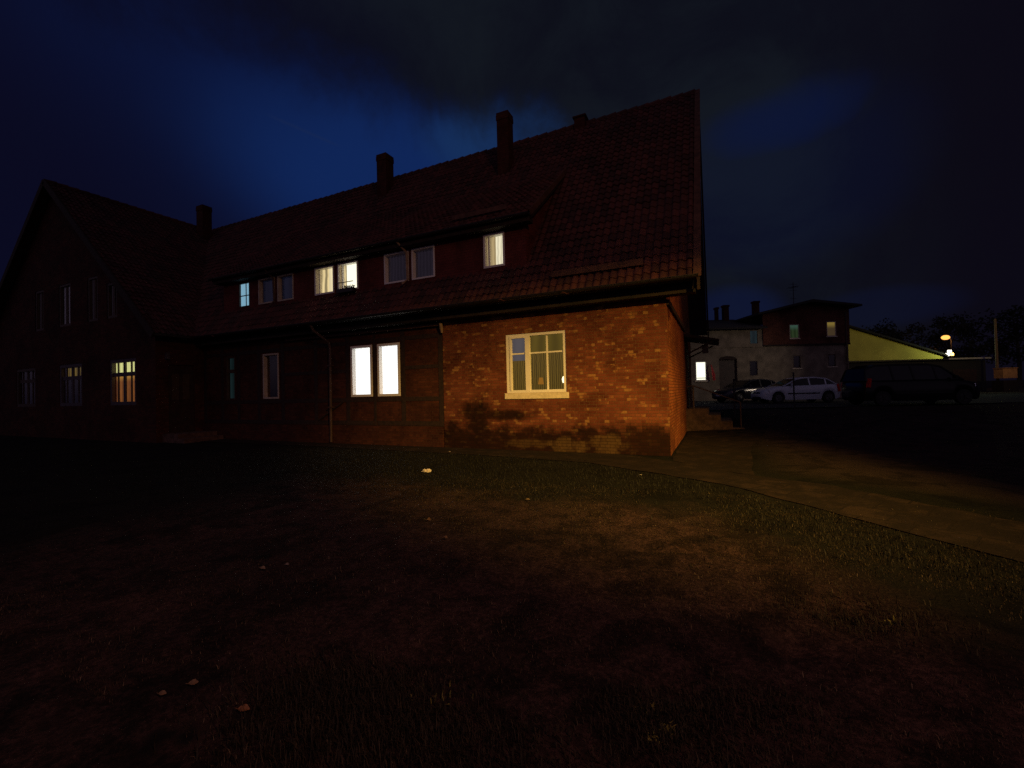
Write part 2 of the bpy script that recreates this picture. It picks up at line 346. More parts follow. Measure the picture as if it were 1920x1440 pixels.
c = t.mix(t.math('MULTIPLY', t.rng(n1, 0.52, 0.36), 0.5), c, t.mix(1.0, c, (1.5, 1.4, 1.3), 'MULTIPLY'))
p = t.node('ShaderNodeBsdfPrincipled', i_Base_Color=c, i_Roughness=0.95, i_Specular_IOR_Level=0.15)
bmp = t.node('ShaderNodeBump', i_Strength=0.9, i_Distance=0.03, i_Height=t.math('ADD', n3, t.math('MULTIPLY', n2, 0.8))); t.l.new(bmp.outputs[0], p.inputs['Normal'])
t.l.new(p.outputs[0], o_.inputs[0]); gm.materials.append(m)
ground = bpy.data.objects.new('ground', gm); COL.objects.link(ground); tag(ground, kind='structure')

def strip(name, left, right, matl, lift=0.012, sub=14, across=8):   # a paved ribbon laid on the terrain
    v = []; f = []; n = 0
    L = []; 
    for k in range(len(left) - 1):
        for i in range(sub):
            q = i / sub; L.append((Vector(left[k]).lerp(Vector(left[k + 1]), q), Vector(right[k]).lerp(Vector(right[k + 1]), q)))
    L.append((Vector(left[-1]), Vector(right[-1])))
    for a, b in L:
        for j in range(across + 1):
            e = 0.05 * noise.noise(Vector((a.x * 2, a.y * 2, j))) if j in (0, across) else 0
            q = a.lerp(b, j / across + e * 0.6); v.append((q.x, q.y, ground_z(q.x, q.y) + lift))
    w_ = across + 1
    for i in range(len(L) - 1):
        for j in range(across): f.append((i * w_ + j, i * w_ + j + 1, (i + 1) * w_ + j + 1, (i + 1) * w_ + j))
    me = bpy.data.meshes.new(name); me.from_pydata(v, [], f); me.materials.append(matl)
    for p_ in me.polygons: p_.use_smooth = True
    o = bpy.data.objects.new(name, me); COL.objects.link(o); tag(o, kind='structure'); return o
m, t, o_ = mat('concrete_slabs'); oc = t.node('ShaderNodeTexCoord').outputs['Object']
rot = t.node('ShaderNodeMapping'); rot.inputs['Rotation'].default_value = (0, 0, R(28)); t.l.new(oc, rot.inputs[0])
bt = t.node('ShaderNodeTexBrick', i_Color1=(0.3, 0.3, 0.3, 1), i_Color2=(0.9, 0.9, 0.9, 1), i_Mortar=(0, 0, 0, 1), i_Scale=1.0, i_Mortar_Size=0.015, i_Brick_Width=0.5, i_Row_Height=0.5); t.l.new(rot.outputs[0], bt.inputs[0])
nn = t.noise(oc, 2.2, 8, 0.7); n3 = t.noise(oc, 26, 6, 0.7)
c = t.mix(bt.outputs[0], (0.012, 0.008, 0.007), (0.034, 0.021, 0.017)); c = t.mix(t.rng(nn, 0.40, 0.56), c, (0.012, 0.008, 0.007)); c = t.mix(t.rng(n3, 0.5, 0.7), c, t.mix(1.0, c, (0.6, 0.6, 0.6), 'MULTIPLY'))
p = t.node('ShaderNodeBsdfPrincipled', i_Base_Color=c, i_Roughness=0.9, i_Specular_IOR_Level=0.2)
bmp = t.node('ShaderNodeBump', i_Strength=0.7, i_Distance=0.02, i_Height=t.math('SUBTRACT', n3, bt.outputs[1])); t.l.new(bmp.outputs[0], p.inputs['Normal'])
t.l.new(p.outputs[0], o_.inputs[0]); M['slab'] = m
strip('path', [(-19, 10.86), (-12, 10.86), (-6, 10.86), (-2.2, 10.86), (-0.4, 9.75), (0.5, 8.98), (1.6, 8.30), (2.4, 7.35), (3.2, 6.55), (5.5, 4.6), (9, 1.5)],
      [(-19, 9.9), (-12, 10.0), (-6, 9.78), (-2.6, 9.45), (-1.0, 8.55), (0.0, 7.95), (1.0, 6.95), (1.75, 6.05), (2.6, 5.1), (4.6, 3.2), (8, 0.2)], M['slab'])
strip('path_to_steps', [(-0.95, 10.2), (-0.97, 13), (-0.97, 16.7)], [(0.55, 9.0), (0.75, 13), (1.6, 17.5)], M['slab'], lift=0.006)
M['asphalt'] = plain('asphalt', (0.020, 0.018, 0.019), 0.85, vary=0.3, scale=3, bump=0.5)
a = [FR(X, 19.8) for X in (3, 12, 22, 34, 60)]; b = [FR(X, 32.5) for X in (3, 12, 22, 34, 60)]
strip('parking_yard', [(q.x, q.y) for q in a], [(q.x, q.y) for q in b], M['asphalt'], lift=0.02, sub=8, across=6)

# ------------------------------------------------------------------ the long brick house
house = thing('brick_house', 'long L-shaped red brick house with steep pantile roof, lit windows and tall chimneys', 'house')
D, XC, XW, YB = 10.88, -1.03, -19.0, 21.1
SL = (11.53 - 4.03) / 5.7
def roof_z(y): return 4.03 + SL * (y - 10.3) if y <= 16 else 4.03 + SL * (21.7 - y)
def wall_holes(mb, place, u0, u1, z0, z1, holes, th=0.48, inward=1):
    us = sorted({u0, u1, *[h[0] for h in holes], *[h[1] for h in holes]}); zs = sorted({z0, z1, *[h[2] for h in holes], *[h[3] for h in holes]})
    for a, b in zip(us, us[1:]):
        for c_, d_ in zip(zs, zs[1:]):
            cu, cz = (a + b) / 2, (c_ + d_) / 2
            if any(h[0] < cu < h[1] and h[2] < cz < h[3] for h in holes): continue
            mb.face([place(a, 0, c_), place(b, 0, c_), place(b, 0, d_), place(a, 0, d_)])
    for h in holes:
        a, b, c_, d_ = h
        for q in (((a, c_), (b, c_)), ((b, c_), (b, d_)), ((b, d_), (a, d_)), ((a, d_), (a, c_))):
            mb.face([place(q[0][0], 0, q[0][1]), place(q[1][0], 0, q[1][1]), place(q[1][0], th, q[1][1]), place(q[0][0], th, q[0][1])])
def fy(Y):  return lambda u, d, z: (u, Y + d, z)          # wall facing -y
def fx(Xp): return lambda u, d, z: (Xp - d, u, z)         # wall facing +x

def window(parent, place, u0, u1, z0, z1, frame, fw=0.065, dep=0.10, inset=0.0, bars=(), back=None, back_d=0.16, name='window', pleat=0, sill=None, pane=True):
    """frame ring + glazing bars; pane and curtain as sub-parts; bars = ('v'|'h', position, width)"""
    mb = MB()
    def bx(a, b, c_, d_, n0, n1):
        p = [place(a, n0, c_), place(b, n1, d_)]; mb.box(p[0][0], p[1][0], p[0][1], p[1][1], p[0][2], p[1][2])
    f0, f1 = inset, inset + dep
    bx(u0, u0 + fw, z0, z1, f0, f1); bx(u1 - fw, u1, z0, z1, f0, f1)
    bx(u0 + fw, u1 - fw, z0, z0 + fw, f0, f1); bx(u0 + fw, u1 - fw, z1 - fw, z1, f0, f1)
    for kind, pos, wd, *rest in bars:
        a0 = rest[0] if rest else None; a1 = rest[1] if rest else None; n0 = rest[2] if len(rest) > 2 else f0 + dep * 0.45
        if kind == 'v': bx(pos - wd / 2, pos + wd / 2, a0 if a0 is not None else z0 + fw, a1 if a1 is not None else z1 - fw, n0, f1 - 0.004)
        else: bx(a0 if a0 is not None else u0 + fw, a1 if a1 is not None else u1 - fw, pos - wd / 2, pos + wd / 2, n0 + 0.003, f1 - 0.007)
    wo = mb.build(name, frame, parent)
    if pane:
        gl = MB(); g0 = f1 - 0.03
        gl.face([place(u0 + fw * .6, g0, z0 + fw * .6), place(u1 - fw * .6, g0, z0 + fw * .6), place(u1 - fw * .6, g0, z1 - fw * .6), place(u0 + fw * .6, g0, z1 - fw * .6)])
        gl.build('pane', M['pane'], wo)
    if back:
        items = back if isinstance(back, list) else [(back, u0, u1, z0, z1)]
        for it in items:
            bm_, a, b, c_, d_ = it[:5]; amp = it[5] if len(it) > 5 else 0.0; bd = it[6] if len(it) > 6 else back_d
            cm = MB(); n = max(2, int((b - a) / 0.02)) if amp else 1
            for i in range(n):
                p0, p1 = a + (b - a) * i / n, a + (b - a) * (i + 1) / n
                e0 = bd + amp * (1 + math.sin(p0 * 55 + math.sin(p0 * 17))); e1 = bd + amp * (1 + math.sin(p1 * 55 + math.sin(p1 * 17)))
                cm.face([place(p0, e0, c_), place(p1, e1, c_), place(p1, e1, d_), place(p0, e0, d_)])
            cm.build(it[7] if len(it) > 7 else 'curtain', bm_, wo)
    if sill:
        sm = MB(); a, b, h, pr = sill; p0, p1 = place(a, -pr, z0 - h), place(b, inset + 0.06, z0 - 0.004)
        sm.box(p0[0], p1[0], p0[1], p1[1], p0[2], p1[2]); sm.build('sill', M['sill'], wo)
    return wo

E_white = emit('lit_blind', (1.0, 1.0, 0.96), 1.55)
E_cream = emit('lit_curtain', (1.0, 0.78, 0.38), 1.0, fold=0.72, freq=26)
E_yell = emit('lit_room_wall', (1.0, 0.84, 0.50), 1.15, fold=0.25, freq=16)
E_bright = emit('bright_room', (1.0, 0.95, 0.72), 1.5)
E_net = emit('lit_net', (1.0, 0.90, 0.62), 1.05, fold=0.3, freq=60)
E_lace = emit('lit_lace', (0.62, 0.46, 0.22), 0.85, fold=0.3, freq=60)
E_blue = emit('blue_blind', (0.25, 0.50, 0.66), 0.95, fold=0.06, freq=8)
E_orange = emit('orange_curtain', (0.32, 0.105, 0.02), 0.85, fold=0.55, freq=70, grad=(2.35, 2.62, (0.50, 0.24, 0.04)))
E_top = emit('lamp_lit_ceiling', (0.80, 0.80, 0.30), 1.15, fold=0.3, freq=40)
E_teal = emit('screen_lit_glass', (0.010, 0.024, 0.026), 0.75, fold=0.5, freq=12)
E_dimblue = emit('screen_glow', (0.006, 0.008, 0.020), 0.6, fold=0.4, freq=9)
E_gold = emit('dim_gold_top', (0.20, 0.13, 0.02), 0.9, fold=0.8, freq=26)
E_dimroom = emit('dim_room', (0.120, 0.078, 0.008), 0.95, fold=0.3, freq=16)
E_netdim = emit('net_over_dim_room', (0.16, 0.095, 0.014), 0.95, fold=0.65, freq=110)
E_skyglow = emit('sky_reflection_glow', (0.100, 0.086, 0.090), 0.95, fold=0.2, freq=12)  # bluish glow panel standing in for sky reflected in the left pane
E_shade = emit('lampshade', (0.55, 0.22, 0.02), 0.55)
E_netdark = emit('net_faint_glow', (0.012, 0.009, 0.014), 0.9, fold=0.4, freq=50)  # lamplight on unlit net curtains, painted as a weak glow

GB, GT = 1.55, 3.22
low = [('w1', -9.86, -8.96), ('w2', -10.0, -9)]
# --- front wall, solid brick bay
mb = MB(); wall_holes(mb, fy(D), -7.32, XC, -0.3, 3.9, [(-5.25, -3.53, 1.56, 3.17)]); mb.build('wall', M['brick'], house)
big_bars = [('v', -4.83, 0.115, 1.56, 3.17, 0.005), ('v', -4.2, 0.035), ('h', 2.60, 0.035)]
mb_big = window(house, fy(D + 0.02), -5.25, -3.53, 1.56, 3.17, M['pvc'], fw=0.075, dep=0.09, inset=0.0,
       bars=[('v', -4.62, 0.13, 1.60, 3.12, -0.004), ('v', -4.07, 0.04), ('h', 2.63, 0.04)],
       back=[(E_netdim, -5.24, -3.54, 1.57, 2.62, 0.015, 0.20), (E_dimroom, -4.62, -3.54, 2.62, 3.16, 0, 0.26, 'glow_panel'), (E_skyglow, -5.24, -4.62, 2.45, 3.16, 0, 0.19, 'glow_panel')], sill=(-5.30, -3.47, 0.16, 0.05))
sash = MB(); sash.box(-5.145, -5.10, D + 0.006, D + 0.10, 1.62, 3.10).box(-5.10, -4.69, D + 0.006, D + 0.10, 3.05, 3.10); sash.build('sash', M['pvc'], mb_big)
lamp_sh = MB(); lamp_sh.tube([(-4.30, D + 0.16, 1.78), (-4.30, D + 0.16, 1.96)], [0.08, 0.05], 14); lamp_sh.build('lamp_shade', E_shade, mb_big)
bb = MB(); bb.tube([(-3.66, D + 0.15, 1.80), (-3.66, D + 0.15, 1.90), (-3.66, D + 0.15, 1.97)], [0.025, 0.045, 0.015], 8); bb.build('lamp_glint', emit('lamp_glint_glow', (1.0, 0.9, 0.55), 2.2), mb_big)  # small glow standing in for a lamp's reflection in the glass
# --- half-timbered stretch
holes = [(-9.86, -8.95, GB, GT), (-10.98, -10.07, GB, GT), (-15.37, -14.5, GB, GT), (-17.54, -17.0, GB, GT)]
DL = D + 0.03
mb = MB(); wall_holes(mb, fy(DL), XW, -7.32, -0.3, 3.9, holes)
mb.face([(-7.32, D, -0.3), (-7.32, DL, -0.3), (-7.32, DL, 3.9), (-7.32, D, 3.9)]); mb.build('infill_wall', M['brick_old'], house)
# recompute: right pair of white windows
window(house, fy(DL - 0.03), -9.83, -8.94, GB, GT, M['pvc'], fw=0.075, dep=0.16, back=[(E_white, -9.8, -8.97, GB + .03, GT - .03, 0.012, 0.17, 'blind')])
window(house, fy(DL - 0.03), -10.97, -10.06, GB, GT, M['pvc'], fw=0.075, dep=0.16, back=[(E_white, -10.94, -10.09, GB + .03, GT - .03, 0.012, 0.17, 'blind')])
window(house, fy(DL - 0.02), -15.36, -14.50, GB, GT, M['pvc_old'], fw=0.06, dep=0.15, back=[(M['dark_room'], -15.34, -14.52, GB, GT, 0, 0.3)])
window(house, fy(DL - 0.01), -17.54, -17.0, GB, GT, M['frame_dark'], fw=0.05, dep=0.08, bars=[('h', 2.66, 0.14)], back=[(E_teal, -17.52, -17.02, GB, GT, 0, 0.14)])
tm = MB()
T0, T1 = DL - 0.016, DL + 0.04
posts = [-7.42, -8.82, -9.96, -11.12, -12.6, -14.28, -15.6, -16.78, -17.78, -18.9]
for x in posts:
    wd = 0.10 if x in (-9.96,) else 0.16; z0 = 0.62; tm.box(x - wd / 2, x + wd / 2, T0, T1, z0, 3.62)
def rail(z, h, a, b): tm.box(a, b, T0 + 0.003, T1, z - h / 2, z + h / 2)
edges = [-7.50] + [p for p in posts[1:-1]] + [-18.98]
for i, (a, b) in enumerate(zip(posts[1:], posts)):
    rail(1.45, 0.13, a + 0.08, b - 0.08); rail(3.34, 0.13, a + 0.08, b - 0.08); rail(0.70, 0.14, a + 0.08, b - 0.08)
    if i in (0, 4, 3, 5 - 0): 
        if i != 5: rail(2.42, 0.11, a + 0.08, b - 0.08)
tm.beam((-12.45, DL - 0.005, 0.78), (-11.3, DL - 0.005, 1.40), 0.04, 0.12, up=(0, 1, 0))
tm.build('timber_frame', M['timber'], house)
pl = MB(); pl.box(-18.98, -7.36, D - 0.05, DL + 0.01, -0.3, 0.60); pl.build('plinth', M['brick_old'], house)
# --- gable end
mb = MB(); g0 = [(D, -0.3), (YB, -0.3), (YB, 3.9), (16.0, roof_z(16) - 0.30), (D, roof_z(D) - 0.28)]
mb.face([(XC, y, z) for y, z in g0]); mb.box(-18.9, XC - 0.001, YB - 0.2, YB, -0.3, 3.9); mb.build('gable_wall', M['brick_side'], house)
gb = MB(); gb.box(XC, XC + 0.07, D, 16.6, 3.56, 3.68); gb.build('gable_beam', M['timber'], house)
# entrance at the far end of the gable: dark door, canopy, steps and rail
dr = MB(); dr.box(XC, XC + 0.06, 17.3, 18.4, 0.85, 3.0); door = dr.build('door', M['door'], house)
hd = MB(); hd.tube([(XC + 0.09, 17.42, 1.9), (XC + 0.13, 17.42, 1.9), (XC + 0.13, 17.55, 1.9)], 0.012, 6); hd.build('handle', M['steel'], door)
cp = MB(); cp.prism([(XC, 3.42), (0.10, 3.20), (0.10, 3.26), (XC, 3.52)], 1, 16.75, 18.9)
cp.beam((XC, 16.85, 2.75), (-0.10, 16.85, 3.20), 0.05, 0.06, up=(0, 1, 0)); cp.beam((XC, 18.8, 2.75), (-0.10, 18.8, 3.20), 0.05, 0.06, up=(0, 1, 0)); cp.build('door_canopy', M['timber'], house)
ln = MB(); ln.tube([(-0.35, 17.0, 3.24), (-0.35, 17.0, 3.10)], 0.012, 6).box(-0.45, -0.25, 16.9, 17.1, 2.80, 3.10); ln.build('porch_lantern', M['steel'], house)
st = MB(); st.box(XC, -0.30, 16.8, 18.9, -0.2, 0.84).box(-0.30, 0.08, 16.8, 18.9, -0.2, 0.62).box(0.08, 0.44, 16.8, 18.9, -0.2, 0.40).box(0.44, 0.80, 16.8, 18.9, -0.2, 0.18); st.build('entrance_steps', M['stone'], house)
rl = MB(); rl.tube([(-0.78, 16.85, 0.84), (-0.78, 16.85, 1.66)], 0.03, 8).tube([(-0.98, 16.85, 1.62), (-0.78, 16.85, 1.66), (0.7, 16.85, 1.05)], 0.022, 8).tube([(0.7, 16.85, 0.1), (0.7, 16.85, 1.06)], 0.022, 8); rl.build('handrail', M['pipe'], house)
# --- fascia under the eave
fa = MB(); fa.box(-18.9, XC + 0.65, 10.55, D - 0.002, 3.73, 3.80); fa.box(-18.9, XC + 0.60, 10.66, D - 0.004, 3.80, 4.06); fa.build('fascia', M['fascia'], house)
fb = MB(); fb.box(-14, -7.36, 10.80, DL - 0.02, 3.60, 3.68); fb.build('moulding', M['board'], house)
# --- roofs: overlapping pantiles as real relief
def tile_field(mb, O, U, V, ncol, nrow, keep=None, tw=0.19, th=0.30, sub=6):
    """O corner, U unit along eave, V unit up the slope"""
    O, U, V = Vector(O), Vector(U).normalized(), Vector(V).normalized(); N = U.cross(V).normalized()
    if N.z < 0: N = -N
    jr = random.Random(5)
    for r_ in range(nrow):
        for c_ in range(ncol):
            ctr = O + U * (tw * (c_ + .5)) + V * (th * (r_ + .5))
            if keep and not keep(ctr): continue
            j = jr.uniform(-0.010, 0.012) + 0.02 * noise.noise(ctr * 0.5); jj = jr.uniform(-0.014, 0.010) - (0.05 if jr.random() < 0.012 else 0)
            low_, hi_ = [], []
            for k in range(sub + 1):
                q = k / sub; prof = 0.028 * math.cos(2 * math.pi * (q - 0.22)) + (0.012 if q < 0.12 else 0)
                low_.append(O + U * (tw * (c_ + q)) + V * (th * r_ - 0.03 + jj) + N * (prof + 0.048 + j))
                hi_.append(O + U * (tw * (c_ + q)) + V * (th * (r_ + 1) + 0.01) + N * (prof + 0.012))
            for k in range(sub):
                mb.face([low_[k], low_[k + 1], hi_[k + 1], hi_[k]], uv=[(c_ + .5, r_ + .5)] * 4)
                mb.face([low_[k] - N * 0.03, low_[k + 1] - N * 0.03, low_[k + 1], low_[k]], uv=[(c_ + .5, r_ + .5)] * 4)
sv = Vector((0, 5.7, 7.5)).normalized(); slope_len = Vector((0, 5.7, 7.5)).length
WX, WPZ, WVY = -27.0, 11.5, 8.85                    # wing ridge
WS = (11.5 - 4.05) / 8.5
def wing_z(x): return WPZ - WS * abs(x - WX)
def dormer_z(y): return 6.33 + 0.784 * (y - 10.7)
def keep_main(p):
    if p.x < -18.4 and wing_z(p.x) > p.z + 0.12: return False
    if -17.7 < p.x < -4.75 and p.y > 11.15 and p.y < 13.8: return False
    return True
rf = MB(); base = MB()
tile_field(rf, (-27.5, 10.25, 4.0), (1, 0, 0), sv, int(27.2 / 0.19), int(slope_len / 0.30) + 1, keep_main)
roof = rf.build('roof', M['tile'], house)
def poly_roof(mb, p, th=0.10):
    q = [Vector(a) for a in p]; n = (q[1] - q[0]).cross(q[2] - q[0]).normalized()
    if n.z < 0: n = -n
    mb.face(q); mb.face([a - n * th for a in q][::-1])
    for a, b in zip(q, q[1:] + q[:1]): mb.face([a, b, b - n * th, a - n * th])
poly_roof(base, [(-27, 10.3, 4.0), (-0.34, 10.3, 4.0), (-0.34, 16, 11.5), (-27, 16, 11.5)])
poly_roof(base, [(-27, 21.7, 4.0), (-27, 16, 11.5), (-0.34, 16, 11.5), (-0.34, 21.7, 4.0)])
base.build('roof_boarding', M['felt'], house)
rg = MB()                                            # ridge tiles, one after another
x = -27.0
while x < -0.75:
    l_ = 0.38; jz = rnd.uniform(-0.012, 0.012)
    rg.tube([(x, 16, 11.53 + jz), (x + l_ + 0.02, 16, 11.56 + jz)], [0.10, 0.115], 8); x += l_
rg.build('ridge_tiles', M['tile'], roof, smooth=False)
vg = MB()
vg.prism([(10.2, 3.96), (16, 11.60), (21.8, 3.96), (21.8, 3.70), (16, 11.30), (10.2, 3.70)], 0, -0.33, -0.27)
vg.build('bargeboard', M['timber'], house)
vt = MB(); vt.prism([(10.2, 3.99), (15.97, 11.585), (15.97, 11.63), (10.2, 4.035)], 0, -0.40, -0.24); vt.build('verge_trim', M['board'], house)
gu = MB()
def gutter(mb, x0, x1, y, z, r=0.07, n=7):
    for i in range(n):
        a, b = math.pi * (1 + i / n), math.pi * (1 + (i + 1) / n)
        p = [(y + r * math.cos(t_), z + r * math.sin(t_)) for t_ in (a, b)]; q = [(y + (r - .006) * math.cos(t_), z + (r - .006) * math.sin(t_)) for t_ in (a, b)]
        mb.face([(x0, *p[0]), (x1, *p[0]), (x1, *p[1]), (x0, *p[1])]); mb.face([(x0, *q[0]), (x1, *q[0]), (x1, *q[1]), (x0, *q[1])])
    mb.box(x0, x1, y - r - .008, y - r + .006, z - .006, z + .008)
gutter(gu, -18.9, -0.30, 10.24, 4.03); gu.build('gutter', M['zinc'], house)
# --- long dormer
DY, DX0, DX1 = 11.0, -17.8, -4.62
hs = [(-5.94, -5.27), (-8.48, -7.62), (-9.57, -8.60), (-11.60, -10.68), (-12.69, -11.77), (-14.62, -13.77), (-15.68, -14.77), (-16.86, -16.21)]
ZB, ZT = 5.13, 6.09
mb = MB(); wall_holes(mb, fy(DY), DX0, DX1, 4.75, 6.42, [(a, b, ZB, ZT) for a, b in hs])
mb.face([(DX1, DY, 4.75), (DX1, 14.03, 8.85), (DX1, DY, 6.5)]); mb.face([(DX0, DY, 4.75), (DX0, 14.03, 8.85), (DX0, DY, 6.5)])
mb.build('dormer_wall', M['brick_up'], house)
MW = dict(fw=0.055, dep=0.14)
P = fy(DY - 0.02)
window(house, P, *hs[0], ZB, ZT, M['pvc'], fw=0.055, dep=0.16, bars=[('v', -5.80, 0.05)], back=[(E_lace, -5.93, -5.62, ZB, ZT, 0.01, 0.16), (E_net, -5.62, -5.28, ZB, ZT, 0.01, 0.16)])
for k in (1, 2): window(house, P, *hs[k], ZB, ZT, M['pvc'], fw=0.05, dep=0.16, back=[(E_netdark, hs[k][0] + .02, hs[k][1] - .02, ZB, ZT, 0.01, 0.2)])
window(house, P, *hs[3], ZB, ZT, M['pvc'], fw=0.055, dep=0.16, bars=[('v', -11.46, 0.05)], back=[(E_cream, -11.58, -11.34, ZB, ZT, 0.01, 0.17), (E_bright, -11.34, -10.7, ZB, ZT, 0, 0.17, 'room_light')])
window(house, P, *hs[4], ZB, ZT, M['pvc'], fw=0.055, dep=0.16, bars=[('v', -12.54, 0.05)], back=[(E_cream, -12.67, -12.17, ZB, ZT, 0.01, 0.17), (E_yell, -12.17, -11.79, ZB, ZT, 0.006, 0.17)])
for k in (5, 6): window(house, P, *hs[k], ZB, ZT, M['pvc_old'], fw=0.05, dep=0.16, back=[(E_dimblue, hs[k][0] + .02, hs[k][1] - .02, ZB, ZT, 0, 0.2)])
window(house, fy(DY - 0.005), *hs[7], ZB, ZT, M['frame_dark'], fw=0.045, dep=0.05, bars=[('v', -16.46, 0.025), ('h', 5.58, 0.035)], back=[(E_blue, hs[7][0] + .02, hs[7][1] - .02, ZB, ZT, 0.0, 0.08, 'blind')])
dvs = Vector((0, 1, 0.784)).normalized()
dr_ = MB(); tile_field(dr_, (-18.1, 10.68, 6.33), (1, 0, 0), dvs, int(13.75 / 0.19), 15, lambda p: p.y < 14.1)
droof = dr_.build('dormer_roof', M['tile'], house)
db = MB(); poly_roof(db, [(-18.1, 10.7, 6.31), (-4.36, 10.7, 6.31), (-4.36, 14.05, 8.93), (-18.1, 14.05, 8.93)], 0.12)
db.box(-18.0, -4.4, 10.72, DY - 0.004, 6.14, 6.26); db.build('dormer_eave', M['timber'], house)
dbt = MB(); dbt.beam((-4.34, 10.66, 6.33), (-4.34, 14.0, 8.96), 0.03, 0.16); dbt.build('dormer_verge', M['board'], house)
dg = MB(); gutter(dg, -18.1, -4.36, 10.62, 6.32, 0.055); dg.build('dormer_gutter', M['zinc'], house)
# walking boards on both roofs
wb = MB(); wb.beam((-3.74, 10.50, 4.55), (-1.48, 10.50, 4.55), 0.03, 0.15); wb.build('roof_walk_board', M['board'], house)
wb = MB(); wb.beam((-7.0, 11.05, 6.80), (-5.2, 11.05, 6.80), 0.03, 0.13); wb.build('roof_walk_board', M['board'], house)
# chimneys
def chimney(x0, x1, y0, y1, z0, z1):
    cm = MB(); cm.box(x0, x1, y0, y1, z0, z1 - 0.28).box(x0 - .018, x1 + .018, y0 - .018, y1 + .018, z1 - 0.28, z1 - 0.10).box(x0 - .01, x1 + .01, y0 - .01, y1 + .01, z1 - 0.10, z1)
    o = cm.build('chimney', M['chimney'], house)
    pt = MB(); pt.box(x0 + .12, x1 - .12, y0 + .12, y1 - .12, z1, z1 + .03); pt.build('flue', M['black'], o)
chimney(-7.16, -6.70, 14.5, 14.95, 9.0, 11.98)
chimney(-13.38, -12.86, 15.0, 15.5, 9.6, 12.22)
chimney(-26.5, -25.92, 14.9, 15.4, 10.0, 12.55)
vn = MB(); vn.box(-4.55, -4.15, 15.75, 16.2, 11.2, 11.74).box(-4.60, -4.10, 15.7, 16.25, 11.74, 11.79); vn.build('ridge_vent', M['chimney'], house)
# downpipes
dp = MB(); dp.tube([(-12.08, 10.26, 3.95), (-12.05, 10.35, 3.78), (-11.80, D - 0.14, 3.40), (-11.78, D - 0.10, 3.2), (-11.80, D - 0.10, 0.05)], 0.045, 8)
for z in (1.2, 2.6): dp.box(-11.86, -11.72, D - 0.16, D, z, z + .04)
dp.build('downpipe', M['pipe'], house)
dp = MB(); dp.tube([(-8.78, 10.64, 6.30), (-8.72, 10.75, 6.18), (-8.62, DY - 0.08, 6.0), (-8.60, DY - 0.08, 5.15), (-8.66, 10.72, 4.98)], 0.038, 8); dp.build('downpipe', M['pipe_pale'], house)
dp = MB(); dp.tube([(-14.85, 10.64, 6.30), (-14.76, DY - 0.08, 6.0), (-14.72, DY - 0.08, 5.15), (-14.75, 10.75, 4.95)], 0.036, 8); dp.build('downpipe', M['pipe'], house)
dp = MB(); dp.tube([(-7.30, 10.75, 3.66), (-7.30, 10.80, 3.50), (-7.30, 10.82, 3.38)], [0.05, 0.055, 0.03], 8); dp.build('pipe_stub', M['pipe_pale'], house)
# --- projecting wing
WY = 9.2; WE = -18.5
ZL, ZU = (1.43, 3.27), (4.97, 6.86)
wh = [(-22.34, -20.36, *ZL), (-26.70, -24.62, *ZL), (-31.2, -29.1, *ZL), (-24.09, -23.25, *ZU), (-26.70, -25.6, *ZU), (-29.08, -28.2, *ZU), (-22.51, -21.72, 4.97, 6.42)]
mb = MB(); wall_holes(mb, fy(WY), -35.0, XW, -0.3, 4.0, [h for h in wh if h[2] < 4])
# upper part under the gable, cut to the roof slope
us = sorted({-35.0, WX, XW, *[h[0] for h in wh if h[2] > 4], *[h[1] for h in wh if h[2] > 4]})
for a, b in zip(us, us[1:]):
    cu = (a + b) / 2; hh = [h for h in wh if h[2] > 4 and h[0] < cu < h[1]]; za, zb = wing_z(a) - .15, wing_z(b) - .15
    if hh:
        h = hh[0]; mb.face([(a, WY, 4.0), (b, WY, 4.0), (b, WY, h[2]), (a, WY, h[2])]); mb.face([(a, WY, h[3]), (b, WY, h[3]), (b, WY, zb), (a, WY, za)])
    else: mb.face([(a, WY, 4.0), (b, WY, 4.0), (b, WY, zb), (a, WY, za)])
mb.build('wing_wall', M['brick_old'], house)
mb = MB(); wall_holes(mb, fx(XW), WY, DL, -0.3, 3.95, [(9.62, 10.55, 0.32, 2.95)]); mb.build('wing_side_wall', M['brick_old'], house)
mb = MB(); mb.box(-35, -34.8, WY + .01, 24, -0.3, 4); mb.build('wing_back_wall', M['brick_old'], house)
dd = MB(); dd.box(XW - 0.14, XW - 0.08, 9.62, 10.55, 0.32, 2.95); dw = dd.build('door', M['door'], house)
dd = MB(); dd.box(XW - 0.08, XW - 0.07, 9.78, 10.02, 1.6, 2.6).box(XW - 0.08, XW - 0.07, 10.15, 10.39, 1.6, 2.6); dd.build('door_glass', M['frame_dark'], dw)
ss = MB(); ss.box(XW, -18.0, 9.4, 10.8, -0.2, 0.32).box(-18.0, -17.6, 9.4, 10.8, -0.2, 0.16); ss.build('door_steps', M['stone'], house)
lg = MB(); lg.box(XW, XW + 0.12, 9.5, 9.62, 3.15, 3.40); lg.build('door_light', M['frame_grey'], house)
def wing_window(h, frame, backs, top):
    a, b, z0, z1 = h; c_ = (a + b) / 2; bars = [('v', c_, 0.16)] + ([('h', top, 0.16)] if top else [])
    q = (b - a) / 4
    bars += [('v', a + q, 0.05), ('v', b - q, 0.05)] if top else []
    return window(house, fy(WY + 0.02), a, b, z0, z1, frame, fw=0.14 if top else 0.10, dep=0.10, bars=bars, back=backs)
wing_window(wh[0], M['frame_grey'], [(E_orange, wh[0][0], wh[0][1], 1.45, 2.62, 0.01, 0.2), (E_top, wh[0][0], wh[0][1], 2.62, 3.25, 0, 0.2, 'room_light')], 2.66)
